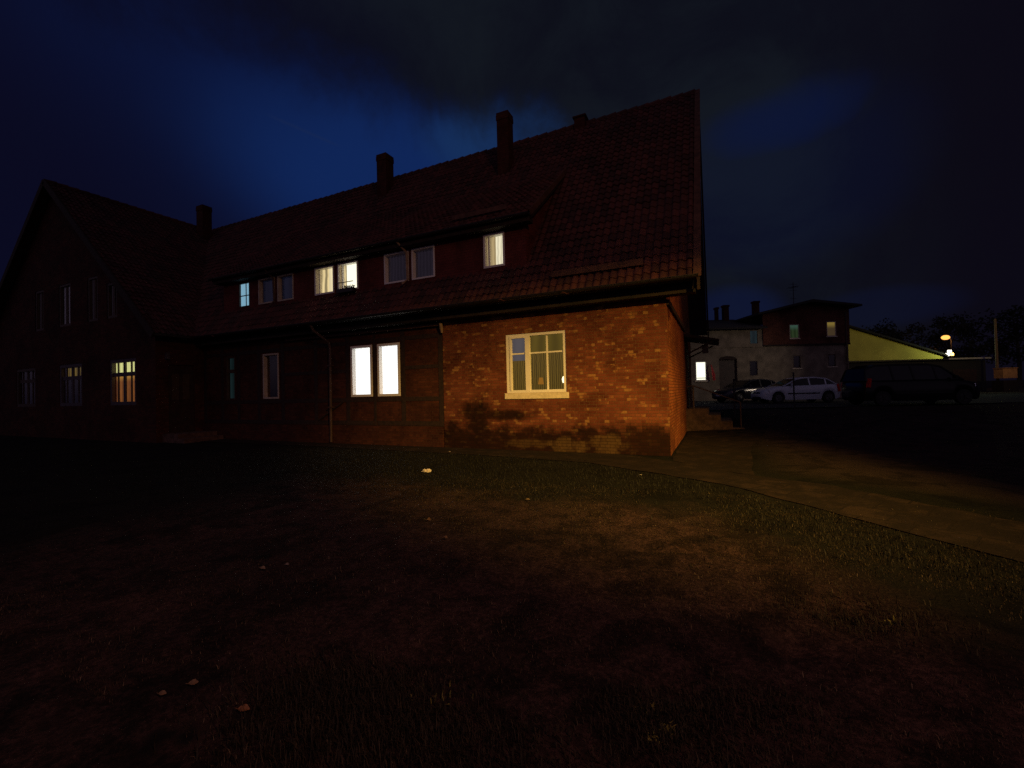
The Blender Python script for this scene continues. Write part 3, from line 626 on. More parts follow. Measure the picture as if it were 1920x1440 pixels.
wing_window(wh[1], M['frame_grey'], [(M['dark_room'], wh[1][0], wh[1][1], 1.45, 2.62, 0, 0.2), (E_gold, wh[1][0] + .2, wh[1][1] - .3, 2.62, 3.12, 0, 0.2, 'room_light')], 2.66)
wing_window(wh[2], M['frame_dark'], [(M['dark_room'], wh[2][0], wh[2][1], 1.45, 3.25, 0, 0.2)], 2.66)
for h in wh[3:]: wing_window(h, M['frame_dark'], [(E_netdark, h[0], h[1], h[2], h[3], 0.01, 0.14)], None)
wr = MB()
for sgn in (1,):
    V_ = Vector((-1, 0, WS)).normalized(); ln_ = Vector((8.5, 0, 7.45)).length
    tile_field(wr, (WE, WVY, 4.05), (0, 1, 0), V_, int(7.2 / 0.19), int(ln_ / 0.30) + 1, lambda p: p.y < 10.2 or p.z > roof_z(p.y) - 0.15)
wr.build('wing_roof', M['tile'], house)
wb_ = MB()
poly_roof(wb_, [(WX, WVY, WPZ - .02), (WX, 24, WPZ - .02), (WE, 24, 4.0), (WE, WVY, 4.0)]); poly_roof(wb_, [(WX, WVY, WPZ), (-35.5, WVY, 4.0), (-35.5, 24, 4.0), (WX, 24, WPZ)])
for s_ in (1, -1): wb_.beam((WX + s_ * 8.6, WVY - .02, 3.95), (WX, WVY - .02, WPZ), 0.06, 0.26)
wb_.build('wing_roof_boarding', M['timber'], house)
yy = WVY; wt = MB()
while yy < 15.8: wt.tube([(WX, yy, WPZ + .02), (WX, yy + .4, WPZ + .045)], [0.10, 0.115], 8); yy += 0.38
wt.build('wing_ridge_tiles', M['tile'], house)
gu = MB()
gu.beam((WE + .04, WVY, 4.0), (WE + .04, 10.3, 4.0), 0.11, 0.09); gu.build('wing_gutter', M['zinc'], house)

# window box hanging on the bright upper window
fbx = thing('window_box', 'dark railing with a small trough of plants below the brightest upper window', 'planter', (-11.1, 10.98, 5.13))
tr_ = MB(); tr_.box(-0.36, 0.36, -0.20, -0.04, -0.10, 0.03); tr_.build('trough', M['steel'], fbx)
rr = MB(); rr.beam((-0.40, -0.21, 0.22), (0.40, -0.21, 0.22), 0.022, 0.022)
for x in (-0.40, -0.05, 0.40): rr.beam((x, -0.21, -0.08), (x, -0.21, 0.22), 0.018, 0.018)
rr.build('railing', M['steel'], fbx)
pm = MB()
for k in range(60):
    a = Vector((rnd.uniform(-.05, .34), -0.12 + rnd.uniform(-.05, .05), 0.02)); b = a + Vector((rnd.uniform(-.07, .07), rnd.uniform(-.05, .05), rnd.uniform(.03, .12))); pm.face([a, a + Vector((.015, 0, 0)), b + Vector((.03, 0, .0)), b])
pm.build('plants', plain('trough_leaves', (0.03, 0.045, 0.015), 0.7), fbx)

# ------------------------------------------------------------------ neighbour house (street grid, turned 25 degrees)
RZ = 0.4375
nb = thing('neighbour_house', 'two-storey house with red brick upper floor over pale render, beyond the parked cars', 'house', FR(0, 33, 0), RZ)
G0 = 0.3
nh = [(20.98, 21.70, 5.10, 6.15), (23.78, 24.48, 5.20, 6.30)]
lowh = [(21.2, 21.78, 2.86, 3.82), (23.85, 24.42, 2.92, 3.85)]
Pn = lambda u, d, z: (u, d, z)
mb = MB(); wall_holes(mb, Pn, 19.05, 25.4, G0, 4.62, lowh); mb.face([(25.4, 0, G0), (25.4, 9, G0), (25.4, 9, 4.62), (25.4, 0, 4.62)]); mb.build('render_wall', M['render'], nb)
mb = MB(); wall_holes(mb, lambda u, d, z: (u, d - 0.06, z), 18.98, 25.5, 4.62, 6.86, nh)
mb.face([(18.98, -.06, 6.86), (25.5, -.06, 6.86), (25.5, -.06, 7.30), (22.3, -.06, 7.68), (18.98, -.06, 6.95)])
mb.face([(25.5, -.06, 4.62), (25.5, 9, 4.62), (25.5, 9, 7.3), (25.5, -.06, 7.30)]); mb.build('brick_wall', M['brick_far'], nb)
wbm = MB(); wbm.box(18.98, 25.5, -0.10, -0.062, 4.55, 4.66); wbm.build('timber_band', M['timber'], nb)
E_tv = emit('green_lit_room', (0.022, 0.038, 0.015), 0.85, fold=0.45, freq=22, grad=(5.65, 6.1, (0.035, 0.075, 0.055)))
E_warm = emit('yellow_lit_room', (0.050, 0.032, 0.016), 0.9, grad=(5.75, 6.20, (0.20, 0.14, 0.03)))
for h, e_ in zip(nh, (E_tv, E_warm)):
    window(nb, lambda u, d, z: (u, d - 0.06, z), *h, M['pvc_old'], fw=0.05, dep=0.06, pane=False, back=[(e_, h[0], h[1], h[2], h[3], 0, 0.10)], sill=(h[0] - .05, h[1] + .05, 0.06, 0.06))
for h in lowh: window(nb, Pn, *h, M['frame_dark'], fw=0.05, dep=0.06, back=[(M['dark_room'], *h, 0, 0.1)], sill=(h[0] - .08, h[1] + .08, 0.06, 0.05))
rfm = MB(); 
def slab(p, th=0.14):
    rfm.prism(p, 1, -0.75, 9.5)
slab([(18.3, 6.86), (22.35, 7.72), (25.98, 7.31), (25.98, 7.45), (22.35, 7.90), (18.3, 7.0)]); nroof = rfm.build('roof', M['felt'], nb)
mb = MB(); lh = [(13.85, 14.65, 2.10, 3.52), (18.0, 18.62, 4.75, 5.80), (17.9, 18.55, 2.35, 3.50)]
door_r = (15.62, 16.98, G0, 3.62)
wall_holes(mb, Pn, 11.0, 19.05, G0, 5.95, lh + [door_r]); mb.build('annexe_wall', M['render'], nb)
window(nb, Pn, *lh[0], M['pvc'], fw=0.05, dep=0.08, bars=[('h', 2.28, 0.05)], back=[(emit('street_lit_blind', (1.0, 1.0, 0.80), 1.5), *lh[0], 0, 0.12, 'blind')], sill=(13.75, 14.75, 0.10, 0.08))
window(nb, Pn, *lh[1], M['frame_dark'], fw=0.05, dep=0.06, back=[(E_teal, *lh[1], 0, 0.1)])
window(nb, Pn, *lh[2], M['frame_dark'], fw=0.05, dep=0.06, back=[(M['dark_room'], *lh[2], 0, 0.1)])
am = MB(); am.face([(15.62, 0.14, G0), (16.98, 0.14, G0), (16.98, 0.14, 3.62), (15.62, 0.14, 3.62)]); nd = am.build('door', M['door'], nb)
arc = MB(); cx_ = 16.3                                # rounded head over the double door
poly = [(16.98, 3.62)] + [(cx_ + 0.68 * math.cos(a), 3.62 + 0.27 * math.sin(a)) for a in np.linspace(0, math.pi, 12)] + [(15.62, 3.62)]
arc.prism(poly[1:-1], 1, -0.02, 0.02); arc.build('door_arch', M['timber'], nb)
ar = MB(); ar.prism([(-0.5, 5.85), (4.5, 7.20), (9.5, 5.85), (9.5, 5.98), (4.5, 7.33), (-0.5, 5.98)], 0, 11.0, 19.1); ar.build('annexe_roof', M['felt'], nb)
bl = MB(); bl.box(11.0, 19.0, -0.05, 0, 4.52, 4.60); bl.build('string_course', M['render'], nb)
for x0, x1, z1 in ((17.25, 17.42, 8.25), (17.88, 18.30, 8.42), (20.42, 20.86, 8.70)):
    cm = MB(); cm.box(x0, x1, 3.6, 4.0, 6.2, z1 - .15).box(x0 - .05, x1 + .05, 3.55, 4.05, z1 - .15, z1); cm.build('chimney', M['chimney'], nroof)
an = MB(); an.tube([(23.35, 3, 7.4), (23.35, 3, 10.05)], 0.025, 6)
for z, l_ in ((9.9, 0.35), (9.65, 0.42), (9.4, 0.30), (8.7, 0.25)):
    an.tube([(23.35 - l_, 3, z), (23.35 + l_, 3, z)], 0.012, 5)
an.tube([(23.35, 2.6, 9.65), (23.35, 3.4, 9.65)], 0.012, 5)
for k in range(5): an.tube([(23.05, 2.6 + .2 * k, 9.65), (23.65, 2.6 + .2 * k, 9.65)], 0.01, 5)
an.build('antenna', M['zinc'], nb)
dp = MB(); dp.tube([(25.2, -.12, 7.0), (25.2, -.12, G0)], 0.05, 6); dp.build('downpipe', M['pipe'], nb)
fl = thing('furled_flag', 'narrow red furled flag hanging beside the bright ground-floor window', 'flag', FR(14.98, 32.85, 0), RZ)
fm = MB(); fm.tube([(-0.06, 0.1, 3.35), (0.0, -0.10, 2.85), (0.10, -0.12, 2.0)], 0.015, 6); fm.build('pole', M['board'], fl)
fm = MB(); fm.tube([(-0.03, -.02, 3.25), (0.0, -0.12, 2.9), (0.08, -.14, 2.5), (0.11, -0.14, 2.08)], [0.025, 0.06, 0.10, 0.09], 9); fm.build('cloth', plain('red_cloth', (0.55, 0.04, 0.04), 0.8), fl, smooth=True)

# ------------------------------------------------------------------ hall with lit yellow gable, and garages before it
hall = thing('market_hall', 'low-pitched hall with a yellow-green lit gable and a wall lamp at its corner', 'building', FR(0, 45, 0), RZ)
mb = MB(); mb.face([(25.5, 0, G0), (44.3, 0, G0), (44.3, 0, 4.15), (34.0, 0, 7.55), (25.5, 0, 4.7)]); mb.box(25.5, 44.2, 0.01, 18, G0, 4.1)
mb.build('gable_wall', plain('lamplit_plaster', (0.60, 0.54, 0.10), 0.9, vary=0.14, scale=0.5), hall)  # lamp's yellow on a white wall is put into the plaster colour
mb = MB(); mb.prism([(25.2, 4.6), (34.0, 7.58), (44.9, 4.05), (44.9, 4.22), (34.0, 7.78), (25.2, 4.8)], 1, -0.35, 18); mb.build('roof', M['felt'], hall)
E_lampw = emit('white_lamp', (1.0, 0.92, 0.72), 9.0)
wl = MB(); wl.box(44.45, 44.68, -0.55, -0.35, 4.50, 4.74).box(44.52, 44.62, -0.42, 0.1, 4.2, 4.45); wl.build('wall_lamp', E_lampw, hall)
E_lampy = emit('amber_lamp', (1.0, 0.55, 0.12), 7.0)
wl = MB(); wl.box(44.70, 44.84, -0.6, -0.45, 4.20, 4.46); wl.build('wall_lamp', E_lampy, hall)
ga = thing('garage_row', 'row of low dark garages with a pale roof edge below the lit gable', 'garage', FR(0, 42, 0), RZ)
mb = MB(); mb.box(26.5, 45.4, 0, 2.4, G0, 3.55); mb.build('wall', M['felt'], ga)
mb = MB(); mb.box(26.4, 45.6, -0.25, 2.6, 3.62, 3.76); mb.build('roof', M['steel'], ga)
mb = MB(); mb.box(41.6, 45.65, -0.32, -0.255, 3.66, 3.80); mb.build('roof_edge', plain('pale_metal_trim', (0.55, 0.52, 0.45), 0.5), ga)
for k in range(6):
    mb = MB(); x = 27.2 + k * 3.0; mb.box(x, x + 2.3, -0.05, 0.0, G0, 2.7); mb.build('door', M['door'], ga)

# ------------------------------------------------------------------ cars
def car(name, label, L, paint, rz, X, Y, gz, prof, belt, halfw=0.86, group='parked cars', glow=None, wheel_r=0.31, wheels=(0.80, None), van=False):
    """prof: list of (x, z_top_of_body(bonnet/belt), z_roof or None); x from nose 0 to tail L; faces -x local"""
    root = thing(name, label, 'car', FR(X, Y, gz), rz)
    xw = (wheels[0], wheels[1] or L - 0.72)
    N = 72; body = MB(); rows = []
    def interp(x, k):
        for a, b in zip(prof, prof[1:]):
            if a[0] <= x <= b[0]:
                t_ = (x - a[0]) / (b[0] - a[0] + 1e-9); return a[k] + (b[k] - a[k]) * t_
        return prof[-1][k]
    for i in range(N + 1):
        x = L * i / N; zt = interp(x, 1); e = min(x, L - x)
        wd = halfw * (1 - 0.20 * max(0, 1 - e / 0.55) ** 2.2); zl = 0.20 + 0.10 * max(0, 1 - e / 0.3)
        for wx in xw:
            dx = abs(x - wx); ra = wheel_r + 0.055
            if dx < ra: zl = max(zl, wheel_r + math.sqrt(ra * ra - dx * dx))
        zm = min(max(0.55, zl + 0.03), zt - 0.05)
        rows.append([(x, -s * w_, z) for s in (1,) for w_, z in ((wd * .96, zl), (wd, zm), (wd * .985, zt - 0.10), (wd * .90, zt), (wd * .5, zt + 0.025), (0, zt + 0.03), (-wd * .5, zt + 0.025), (-wd * .90, zt), (-wd * .985, zt - 0.10), (-wd, zm), (-wd * .96, zl))])
    for A, B in zip(rows, rows[1:]):
        for k in range(len(A) - 1): body.face([A[k], A[k + 1], B[k + 1], B[k]])
    body.face(rows[0]); body.face(rows[-1][::-1]); bo = body.build('body', paint, root, smooth=True, merge=True)
    ub = MB(); ub.box(0.15, L - .15, -halfw + .12, halfw - .12, 0.22, 0.62); ub.build('underbody', M['black'], root)
    # cabin
    cx = [p for p in prof if p[2] is not None]; gl = MB(); rf_ = MB(); pr = []
    for p_ in cx:
        zt, zr = p_[1], p_[2]; k = (zr - zt) / 0.55; wr_ = halfw * (0.90 - 0.20 * k)
        pr.append([(p_[0], halfw * .90, zt), (p_[0], wr_, max(zr - 0.05, zt)), (p_[0], wr_ * .86, max(zr, zt)), (p_[0], -wr_ * .86, max(zr, zt)), (p_[0], -wr_, max(zr - 0.05, zt)), (p_[0], -halfw * .90, zt)])
    top_ = max(p[2] for p in cx)
    for j, (A, B) in enumerate(zip(pr, pr[1:])):
        gl.face([A[0], A[1], B[1], B[0]]); gl.face([A[4], A[5], B[5], B[4]])
        roofed = min(cx[j][2], cx[j + 1][2]) > top_ - 0.16
        (rf_ if roofed else gl).face([A[1], A[2], B[2], B[1]]); (rf_ if roofed else gl).face([A[2], A[3], B[3], B[2]]); (rf_ if roofed else gl).face([A[3], A[4], B[4], B[3]])
    gl.build('windows', M['car_glass'], root); 
    # pillars and roof rails slightly proud of the glass
    for s in (1, -1):
        idx = (0, 1) if s > 0 else (5, 4)
        for j in range(len(pr) - 1):
            a, b = Vector(pr[j][idx[1]]), Vector(pr[j + 1][idx[1]]); off = Vector((0, s * .008, .006)); rf_.beam(a + off, b + off, 0.05, 0.05)
        for x in ([cx[0][0] + (cx[-1][0] - cx[0][0]) * q for q in (0.50,)] + ([cx[-1][0] - 0.62] if not van else [cx[0][0] + 1.1, cx[-1][0] - 1.2])):
            za = interp(x, 1); zb = [a[2] + (b[2] - a[2]) * (x - a[0]) / (b[0] - a[0]) for a, b in zip(cx, cx[1:]) if a[0] <= x <= b[0]][0]
            k = (zb - za) / 0.55; rf_.beam((x, s * (halfw * .90 + .006), za), (x, s * (halfw * (0.90 - 0.20 * k) + .006), zb - .05), 0.07, 0.02, up=(0, 1, 0))
        mi = MB(); mx = cx[0][0] + 0.42; mi.box(mx, mx + .10, s * (halfw - .02), s * (halfw + .16), interp(mx, 1) + .02, interp(mx, 1) + .16); mi.build('mirror', paint, root)
    rf_.build('roof', paint, root)
    for wx in xw:
        for s in (1, -1):
            tm_ = MB(); y0, y1 = s * (halfw - .20), s * (halfw - .015); n = 24
            tm_.tube([(wx, y0, wheel_r), (wx, y1, wheel_r)], wheel_r, n); wo = tm_.build('wheel', M['black'], root)
            rm = MB(); rm.tube([(wx, y1, wheel_r), (wx, y1 + s * .012, wheel_r)], wheel_r * .62, n)
            for q in range(5):
                a = q * 2 * math.pi / 5; rm.beam((wx, y1 + s * .018, wheel_r), (wx + .17 * math.cos(a), y1 + s * .018, wheel_r + .17 * math.sin(a)), .05, .02)
            rm.build('rim', M['steel'] if van else M['rim'], wo)
    zt0, ztL = interp(0.12, 1), interp(L - .1, 1)
    for s in (1, -1):
        h_ = MB(); h_.beam((0.08, s * halfw * .62, zt0 - .12), (0.34, s * halfw * .93, zt0 - .07), .10, .13); h_.build('headlight', M['lens'], root)
        h_ = MB(); h_.beam((L - .12, s * halfw * .93, ztL - .30), (L - .20, s * halfw * .90, ztL + .10), .14, .10); h_.build('tail_light', M['redlens'], root)
        tr2 = MB(); tr2.box(xw[0] + .5, xw[1] - .5, s * halfw * .985, s * (halfw + .012), 0.52, 0.58); tr2.build('side_trim', M['black'], root)
    np_ = MB(); np_.box(-0.02, 0.012, -.26, .26, 0.42, 0.53); np_.build('number_plate', M['plate'], root)
    gr = MB(); gr.box(-0.012, 0.02, -.42, .42, 0.58, 0.66).box(-0.012, 0.02, -.5, .5, 0.28, 0.38); gr.build('grille', M['black'], root)
    return root
M['car_glass'] = plain('tinted_glass', (0.006, 0.006, 0.008), 0.05, 0.0, vary=0, spec=0.35)
M['rim'] = plain('alloy_rim', (0.25, 0.25, 0.26), 0.35, 0.8)
M['lens'] = plain('headlamp_lens', (0.75, 0.75, 0.78), 0.1, 0.6)
M['redlens'] = plain('tail_lamp_lens', (0.60, 0.03, 0.02), 0.15)
M['plate'] = plain('number_plate_white', (0.7, 0.7, 0.68), 0.5)
white_p = plain('white_car_paint', (0.62, 0.68, 0.78), 0.25, vary=0.02)
dark_p = plain('dark_blue_car_paint', (0.02, 0.022, 0.035), 0.2, vary=0.05)
black_p = plain('black_car_paint', (0.006, 0.005, 0.006), 0.25, vary=0.05, spec=0.25)
hatch = [(0, 0.62, None), (0.10, 0.74, None), (0.55, 0.86, None), (1.05, 0.95, 0.95), (1.30, 0.97, 1.10), (1.85, 0.98, 1.38), (2.3, 0.99, 1.46), (3.0, 1.0, 1.46), (3.55, 1.02, 1.38), (3.95, 1.03, 1.10), (4.05, 1.03, 1.03), (4.18, 0.90, None), (4.25, 0.62, None)]
car('white_hatchback', 'small white hatchback parked side-on, red tail light at its right end', 4.25, white_p, RZ + R(-3), 14.25, 25.6, 0.57, hatch, 1.0)
car('dark_hatchback', 'dark hatchback behind the white car, only its bonnet and roof showing', 4.25, dark_p, RZ + R(15), 13.3, 28.2, 0.57, hatch, 1.0)
vanp = [(0, 0.70, None), (0.12, 0.92, None), (0.75, 1.08, 1.08), (1.05, 1.12, 1.34), (1.55, 1.14, 1.76), (2.0, 1.14, 1.86), (3.2, 1.14, 1.88), (4.3, 1.14, 1.86), (4.75, 1.14, 1.70), (4.88, 1.12, 1.14), (4.92, 0.70, None)]
car('black_minivan', 'long black minivan parked nose to the right, in front of the yellow gable', 4.92, black_p, RZ + math.pi - R(4), 20.9, 20.3, 0.57, vanp, 1.1, halfw=0.93, wheel_r=0.33, van=True)

# ------------------------------------------------------------------ street furniture on the far right
fp = thing('fence_post', 'thin dark metal post standing in front of the white hatchback', 'post', FR(12.2, 19, 0.3), RZ)
pm = MB(); pm.tube([(0, 0, -.1), (0, 0, 1.80)], 0.03, 8); pm.build('post', M['steel'], fp)
pm = MB(); pm.tube([(0, 0, 1.80), (0, 0, 1.86)], [0.045, 0.02], 8); pm.build('cap', M['steel'], fp)
for X, Y in ((8.6, 17.0), ):
    f2 = copy_tree(fp); f2.location = FR(X, Y, ground_z(*FR(X, Y)[:2]) - .35); tag(f2, 'short metal post on the dark verge right of the entrance steps', 'post', 'metal posts beside the yard')
tag(fp, group='metal posts beside the yard')
sl = thing('street_lamp', 'distant street lamp burning orange above the garages', 'street lamp', FR(59.7, 60, 0), RZ)
mb = MB(); mb.tube([(0.6, 0, 0), (0.6, 0, 7.2), (0.35, 0, 7.7), (0, 0, 7.75)], [0.09, 0.06, 0.045, 0.04], 8); mb.build('pole', M['steel'], sl)
mb = MB(); mb.box(-0.45, 0.15, -.16, .16, 7.68, 7.84); mb.build('lamp_head', M['steel'], sl)
mb = MB(); bmh = bmesh.new(); bmesh.ops.create_uvsphere(bmh, u_segments=12, v_segments=8, radius=0.42)
me = bpy.data.meshes.new('lamp_glass'); bmh.to_mesh(me); bmh.free(); me.materials.append(emit('sodium_lamp', (1.0, 0.42, 0.09), 1.9))
lo = bpy.data.objects.new('lamp_glass', me); COL.objects.link(lo); lo.parent = sl; lo.location = (-0.15, 0, 7.60); lo.scale = (1.2, 1.0, 0.75)
up = thing('utility_pole', 'tall thin pole with an orange-lit cabinet at the far right', 'utility pole', FR(44.3, 40, 0), RZ)
mb = MB(); mb.tube([(0, 0, 0), (0, 0, 7.2)], [0.12, 0.08], 8); mb.build('pole', plain('grey_wood_pole', (0.16, 0.10, 0.06), 0.9), up)
mb = MB(); mb.box(-0.50, 0.78, -.9, -.14, 1.75, 2.62).box(-.54, .82, -.95, -.10, 2.62, 2.68); mb.build('cabinet', plain('tan_cabinet', (0.60, 0.28, 0.10), 0.8, vary=0.2, scale=3), up)
lt = MB(); lt.box(-0.6, 0.7, -1.0, -.05, 0.4, 1.55); lt.build('plinth', M['timber'], up)
ld = bpy.data.lights.new('lamp_light', 'POINT'); ld.energy = 60; ld.color = (1.0, 0.42, 0.10); ld.shadow_soft_size = 0.3
l_o = bpy.data.objects.new('lamp_light', ld); COL.objects.link(l_o); l_o.parent = sl; l_o.location = (-0.15, -0.2, 7.2)
# the sodium lamp at the yard entrance that lights the utility cabinet is the same street lamp; hall lamps:
ld = bpy.data.lights.new('wall_lamp_light', 'POINT'); ld.energy = 130; ld.color = (0.85, 1.0, 0.55); ld.shadow_soft_size = 0.15
l_o = bpy.data.objects.new('wall_lamp_light', ld); COL.objects.link(l_o); l_o.parent = hall; l_o.location = (44.5, -2.2, 4.9)

# ------------------------------------------------------------------ far dark trees
leafm = plain('dark_foliage', (0.012, 0.013, 0.008), 0.9, vary=0.4, scale=2)
bark = plain('bark', (0.05, 0.035, 0.025), 0.9, bump=0.4)
def tree(label, X, Y, h, r, seed):
    q = random.Random(seed); tr = thing('tree', label, 'tree', FR(X, Y, 0), 0, 'dark trees beyond the hall')
    tk = MB(); tk.tube([(0, 0, -.2), (0.1, 0, h * .3), (0, .1, h * .62), (0.1, 0, h * .9)], [0.32, 0.24, 0.14, 0.04], 8)
    for k in range(8):
        a = q.uniform(0, 6.28); z = h * q.uniform(.3, .7); tk.tube([(0, 0, z), (r * .4 * math.cos(a), r * .4 * math.sin(a), z + h * .12), (r * .75 * math.cos(a), r * .75 * math.sin(a), z + h * .2)], [0.09, 0.06, 0.02], 5)
    tk.build('trunk', bark, tr)
    cr = MB(); cl = [(Vector((q.gauss(0, .42) * r, q.gauss(0, .42) * r, h * q.uniform(.38, .92))), q.uniform(.16, .34) * r) for _ in range(34)]
    for c_, rr_ in cl:
        sc = 1 - 0.55 * max(0, (c_.z / h - .6) / .4); c_ = Vector((c_.x * sc, c_.y * sc, c_.z))
        for _ in range(90):
            d = Vector((q.gauss(0, 1), q.gauss(0, 1), q.gauss(0, .8))).normalized() * rr_ * q.uniform(.4, 1.05); p_ = c_ + d
            a = Vector((q.gauss(0, 1), q.gauss(0, 1), q.gauss(0, 1))).normalized() * .20; b = a.cross(Vector((q.gauss(0, 1), q.gauss(0, 1), q.gauss(0, 1)))).normalized() * .13
            cr.face([p_ - a, p_ - b, p_ + a, p_ + b])
    cr.build('crown', leafm, tr)
for i, (X, Y, h, r, lb) in enumerate([(51, 62, 9.5, 4.0, 'dark round tree just right of the lit gable roof'), (58, 66, 11, 4.6, 'dark tree behind the distant orange street lamp'),
        (66, 66, 11.5, 5, 'broad dark tree between street lamp and utility pole'), (74, 64, 12.5, 5, 'tall dark tree behind the utility pole'), (81, 62, 12, 5, 'dark tree at the right edge of the view')]):
    tree(lb, X, Y, h, r, 40 + i)

# ------------------------------------------------------------------ litter and leaves on the yard
def crumple(name, label, cat, x, y, rx, ry, rz_, m_, seed, group=None):
    bmh = bmesh.new(); bmesh.ops.create_icosphere(bmh, subdivisions=3, radius=1.0)
    for v in bmh.verts:
        k = 1 + 0.45 * noise.noise(v.co * 2.1 + Vector((seed, 0, 0))) + 0.3 * noise.noise(v.co * 5 + Vector((0, seed, 0)))
        if abs(v.co.x) < 0.25: k *= 0.62
        v.co = Vector((v.co.x * rx * k, v.co.y * ry * k, max(v.co.z, -.6) * rz_ * k))
    me = bpy.data.meshes.new(name); bmh.to_mesh(me); bmh.free(); me.materials.append(m_)
    o = bpy.data.objects.new(name, me); COL.objects.link(o); o.location = (x, y, ground_z(x, y) + rz_ * .75); o.rotation_euler = (0, 0, R(24)); tag(o, label, cat, group); return o
crumple('crumpled_paper', 'pinched piece of crumpled pale paper lying on the dark grass', 'litter', -5.36, 7.29, 0.085, 0.05, 0.04, plain('pale_paper', (0.75, 0.68, 0.55), 0.8, vary=0.1), 3)
def leaf(label, x, y, s, rz_, tilt, col, seed):
    q = random.Random(seed); mb = MB(); n = 9; pts = []
    for i in range(n):
        u = i / (n - 1); wd = s * 0.42 * math.sin(math.pi * min(1, u * .97 + .02)) ** .8 * (1 + .18 * (i % 2)); zc = s * .25 * (math.sin(u * 3.1) + q.uniform(-.1, .1))
        pts.append([( (u - .5) * s * 1.5, k * wd, zc + abs(k) * s * .14 * q.uniform(.6, 1.3)) for k in (-1, -.5, 0, .5, 1)])
    for A, B in zip(pts, pts[1:]):
        for k in range(4): mb.face([A[k], A[k + 1], B[k + 1], B[k]])
    mb.tube([(-s * .75, 0, 0), (-s * 1.2, s * .1, s * .05)], 0.0015, 4)
    o = mb.build('dead_leaf', plain('dead_leaf_skin', col, 0.7, vary=0.3, scale=40), None, smooth=True, merge=True)
    o.location = (x, y, ground_z(x, y) + .022); o.rotation_euler = (tilt, R(8), rz_); tag(o, label, 'leaf', 'dead leaves on the ground')
LF = (0.15, 0.09, 0.045)
for lb, x, y, s, rz_, ti, c_ in [
    ('curled tan leaf furthest left among the foreground leaves', -2.75, 1.35, .034, .6, .6, LF), ('tan leaf just right of the leftmost foreground leaf', -2.69, 1.47, .042, .9, .7, LF),
    ('larger rust-brown leaf nearest the dark grass tuft', -2.24, 1.46, .052, .5, .4, (0.20, 0.085, 0.03)), ('small bright leaf lying alone mid-left on bare earth', -3.82, 2.68, .05, .2, .3, (.22, .15, .09)),
    ('tiny pale leaf beside the small bright mid-left leaf', -3.70, 2.84, .03, 1.2, .9, (.18, .15, .13)), ('curled leaf on the earth below the crumpled paper', -3.29, 4.5, .055, 1.4, .9, (.15, .08, .04)),
    ('thin reddish leaf on bare earth near the yard centre', -2.69, 3.97, .05, .1, .2, (.14, .075, .045)), ('yellowish leaf on the grass edge in mid yard', -2.54, 5.88, .05, .7, .5, (.13, .085, .04)),
    ('small white speck of leaf by the path edge', -1.31, 8.26, .04, .3, .3, (.35, .32, .3)), ('small pale leaf on the path left of the big window', -6.55, 9.95, .05, .3, .3, (.35, .3, .3))]:
    leaf(lb, x, y, s * .75, rz_, ti, c_, int(abs(x * 1000)))

# ------------------------------------------------------------------ grass
def blades(name, n, sampler, hgt, wid, matl, seed):
    q = random.Random(seed); v = []; f = []; tries = 0
    while len(f) < n and tries < n * 12:
        tries += 1; s_ = sampler(q)
        if s_ is None: continue
        x, y, k = s_; h = hgt * k * q.uniform(.5, 1.3); a = q.uniform(0, 6.28); ln_ = h * q.uniform(.1, .9); w_ = wid * q.uniform(.6, 1.4)
        z = ground_z(x, y) - .004; sx, sy = math.cos(a + 1.57) * w_, math.sin(a + 1.57) * w_; b = len(v)
        mx, my = x + math.cos(a) * ln_ * .35, y + math.sin(a) * ln_ * .35
        v += [(x - sx, y - sy, z), (x + sx, y + sy, z), (mx + sx * .7, my + sy * .7, z + h * .6), (mx - sx * .7, my - sy * .7, z + h * .6), (x + math.cos(a) * ln_, y + math.sin(a) * ln_, z + h * (1 - .3 * ln_ / h))]
        f += [(b, b + 1, b + 2, b + 3), (b + 3, b + 2, b + 4)]
    me = bpy.data.meshes.new(name); me.from_pydata(v, [], f); me.materials.append(matl)
    o = bpy.data.objects.new(name, me); COL.objects.link(o); tag(o, kind='stuff'); return o
def grass_mat(name, a, b):
    m, t, o = mat(name); g_ = t.node('ShaderNodeNewGeometry'); c = t.mix(g_.outputs['Random Per Island'], a, b)
    oc = t.node('ShaderNodeTexCoord').outputs['Object']
    p = t.node('ShaderNodeBsdfPrincipled', i_Base_Color=c, i_Roughness=0.7, i_Specular_IOR_Level=0.3); t.l.new(p.outputs[0], o.inputs[0]); return m
def cam_side(x, y):                                   # inside the wedge of ground that can be seen
    X, Y = CY * x + SY * y, -SY * x + CY * y; return Y > 0.9 and abs(X) < Y * 1.35 + .6
def lawn(q):
    x, y = q.uniform(-13, 3.2), q.uniform(4.2, 9.8)
    if not cam_side(x, y): return None
    e = 6.0 + 1.5 * noise.noise(Vector((x * .35, 0, 2))) + .8 * noise.noise(Vector((x, y, 2)))
    edge = 9.75 if x < -2.6 else 9.4 - (x + 2.6) * .62
    if x > -0.6: edge = 8.2 - (x + .5) * 1.0; e = edge - 1.3
    if y > edge or y < e: 
        if q.random() > .06 or y > edge: return None
    return x, y, 1.0
def spots(cs):
    def f_(q):
        cx_, cy_, r_, k = q.choice(cs); return cx_ + q.gauss(0, r_), cy_ + q.gauss(0, r_ * .6), k
    return f_
def worn(q):
    y = 1.2 + 6 * q.random() ** 1.3; x = q.uniform(-5.5, 3)
    if not cam_side(x, y): return None
    if noise.noise(Vector((x * .9, y * .9, 7))) + .45 * noise.noise(Vector((x * 3.1, y * 3.1, 1))) < q.uniform(-.35, .5): return None
    return x, y, .75
blades('grass', 45000, lawn, 0.06, 0.0035, grass_mat('lawn_blades', (0.004, 0.005, 0.004), (0.011, 0.010, 0.007)), 1)
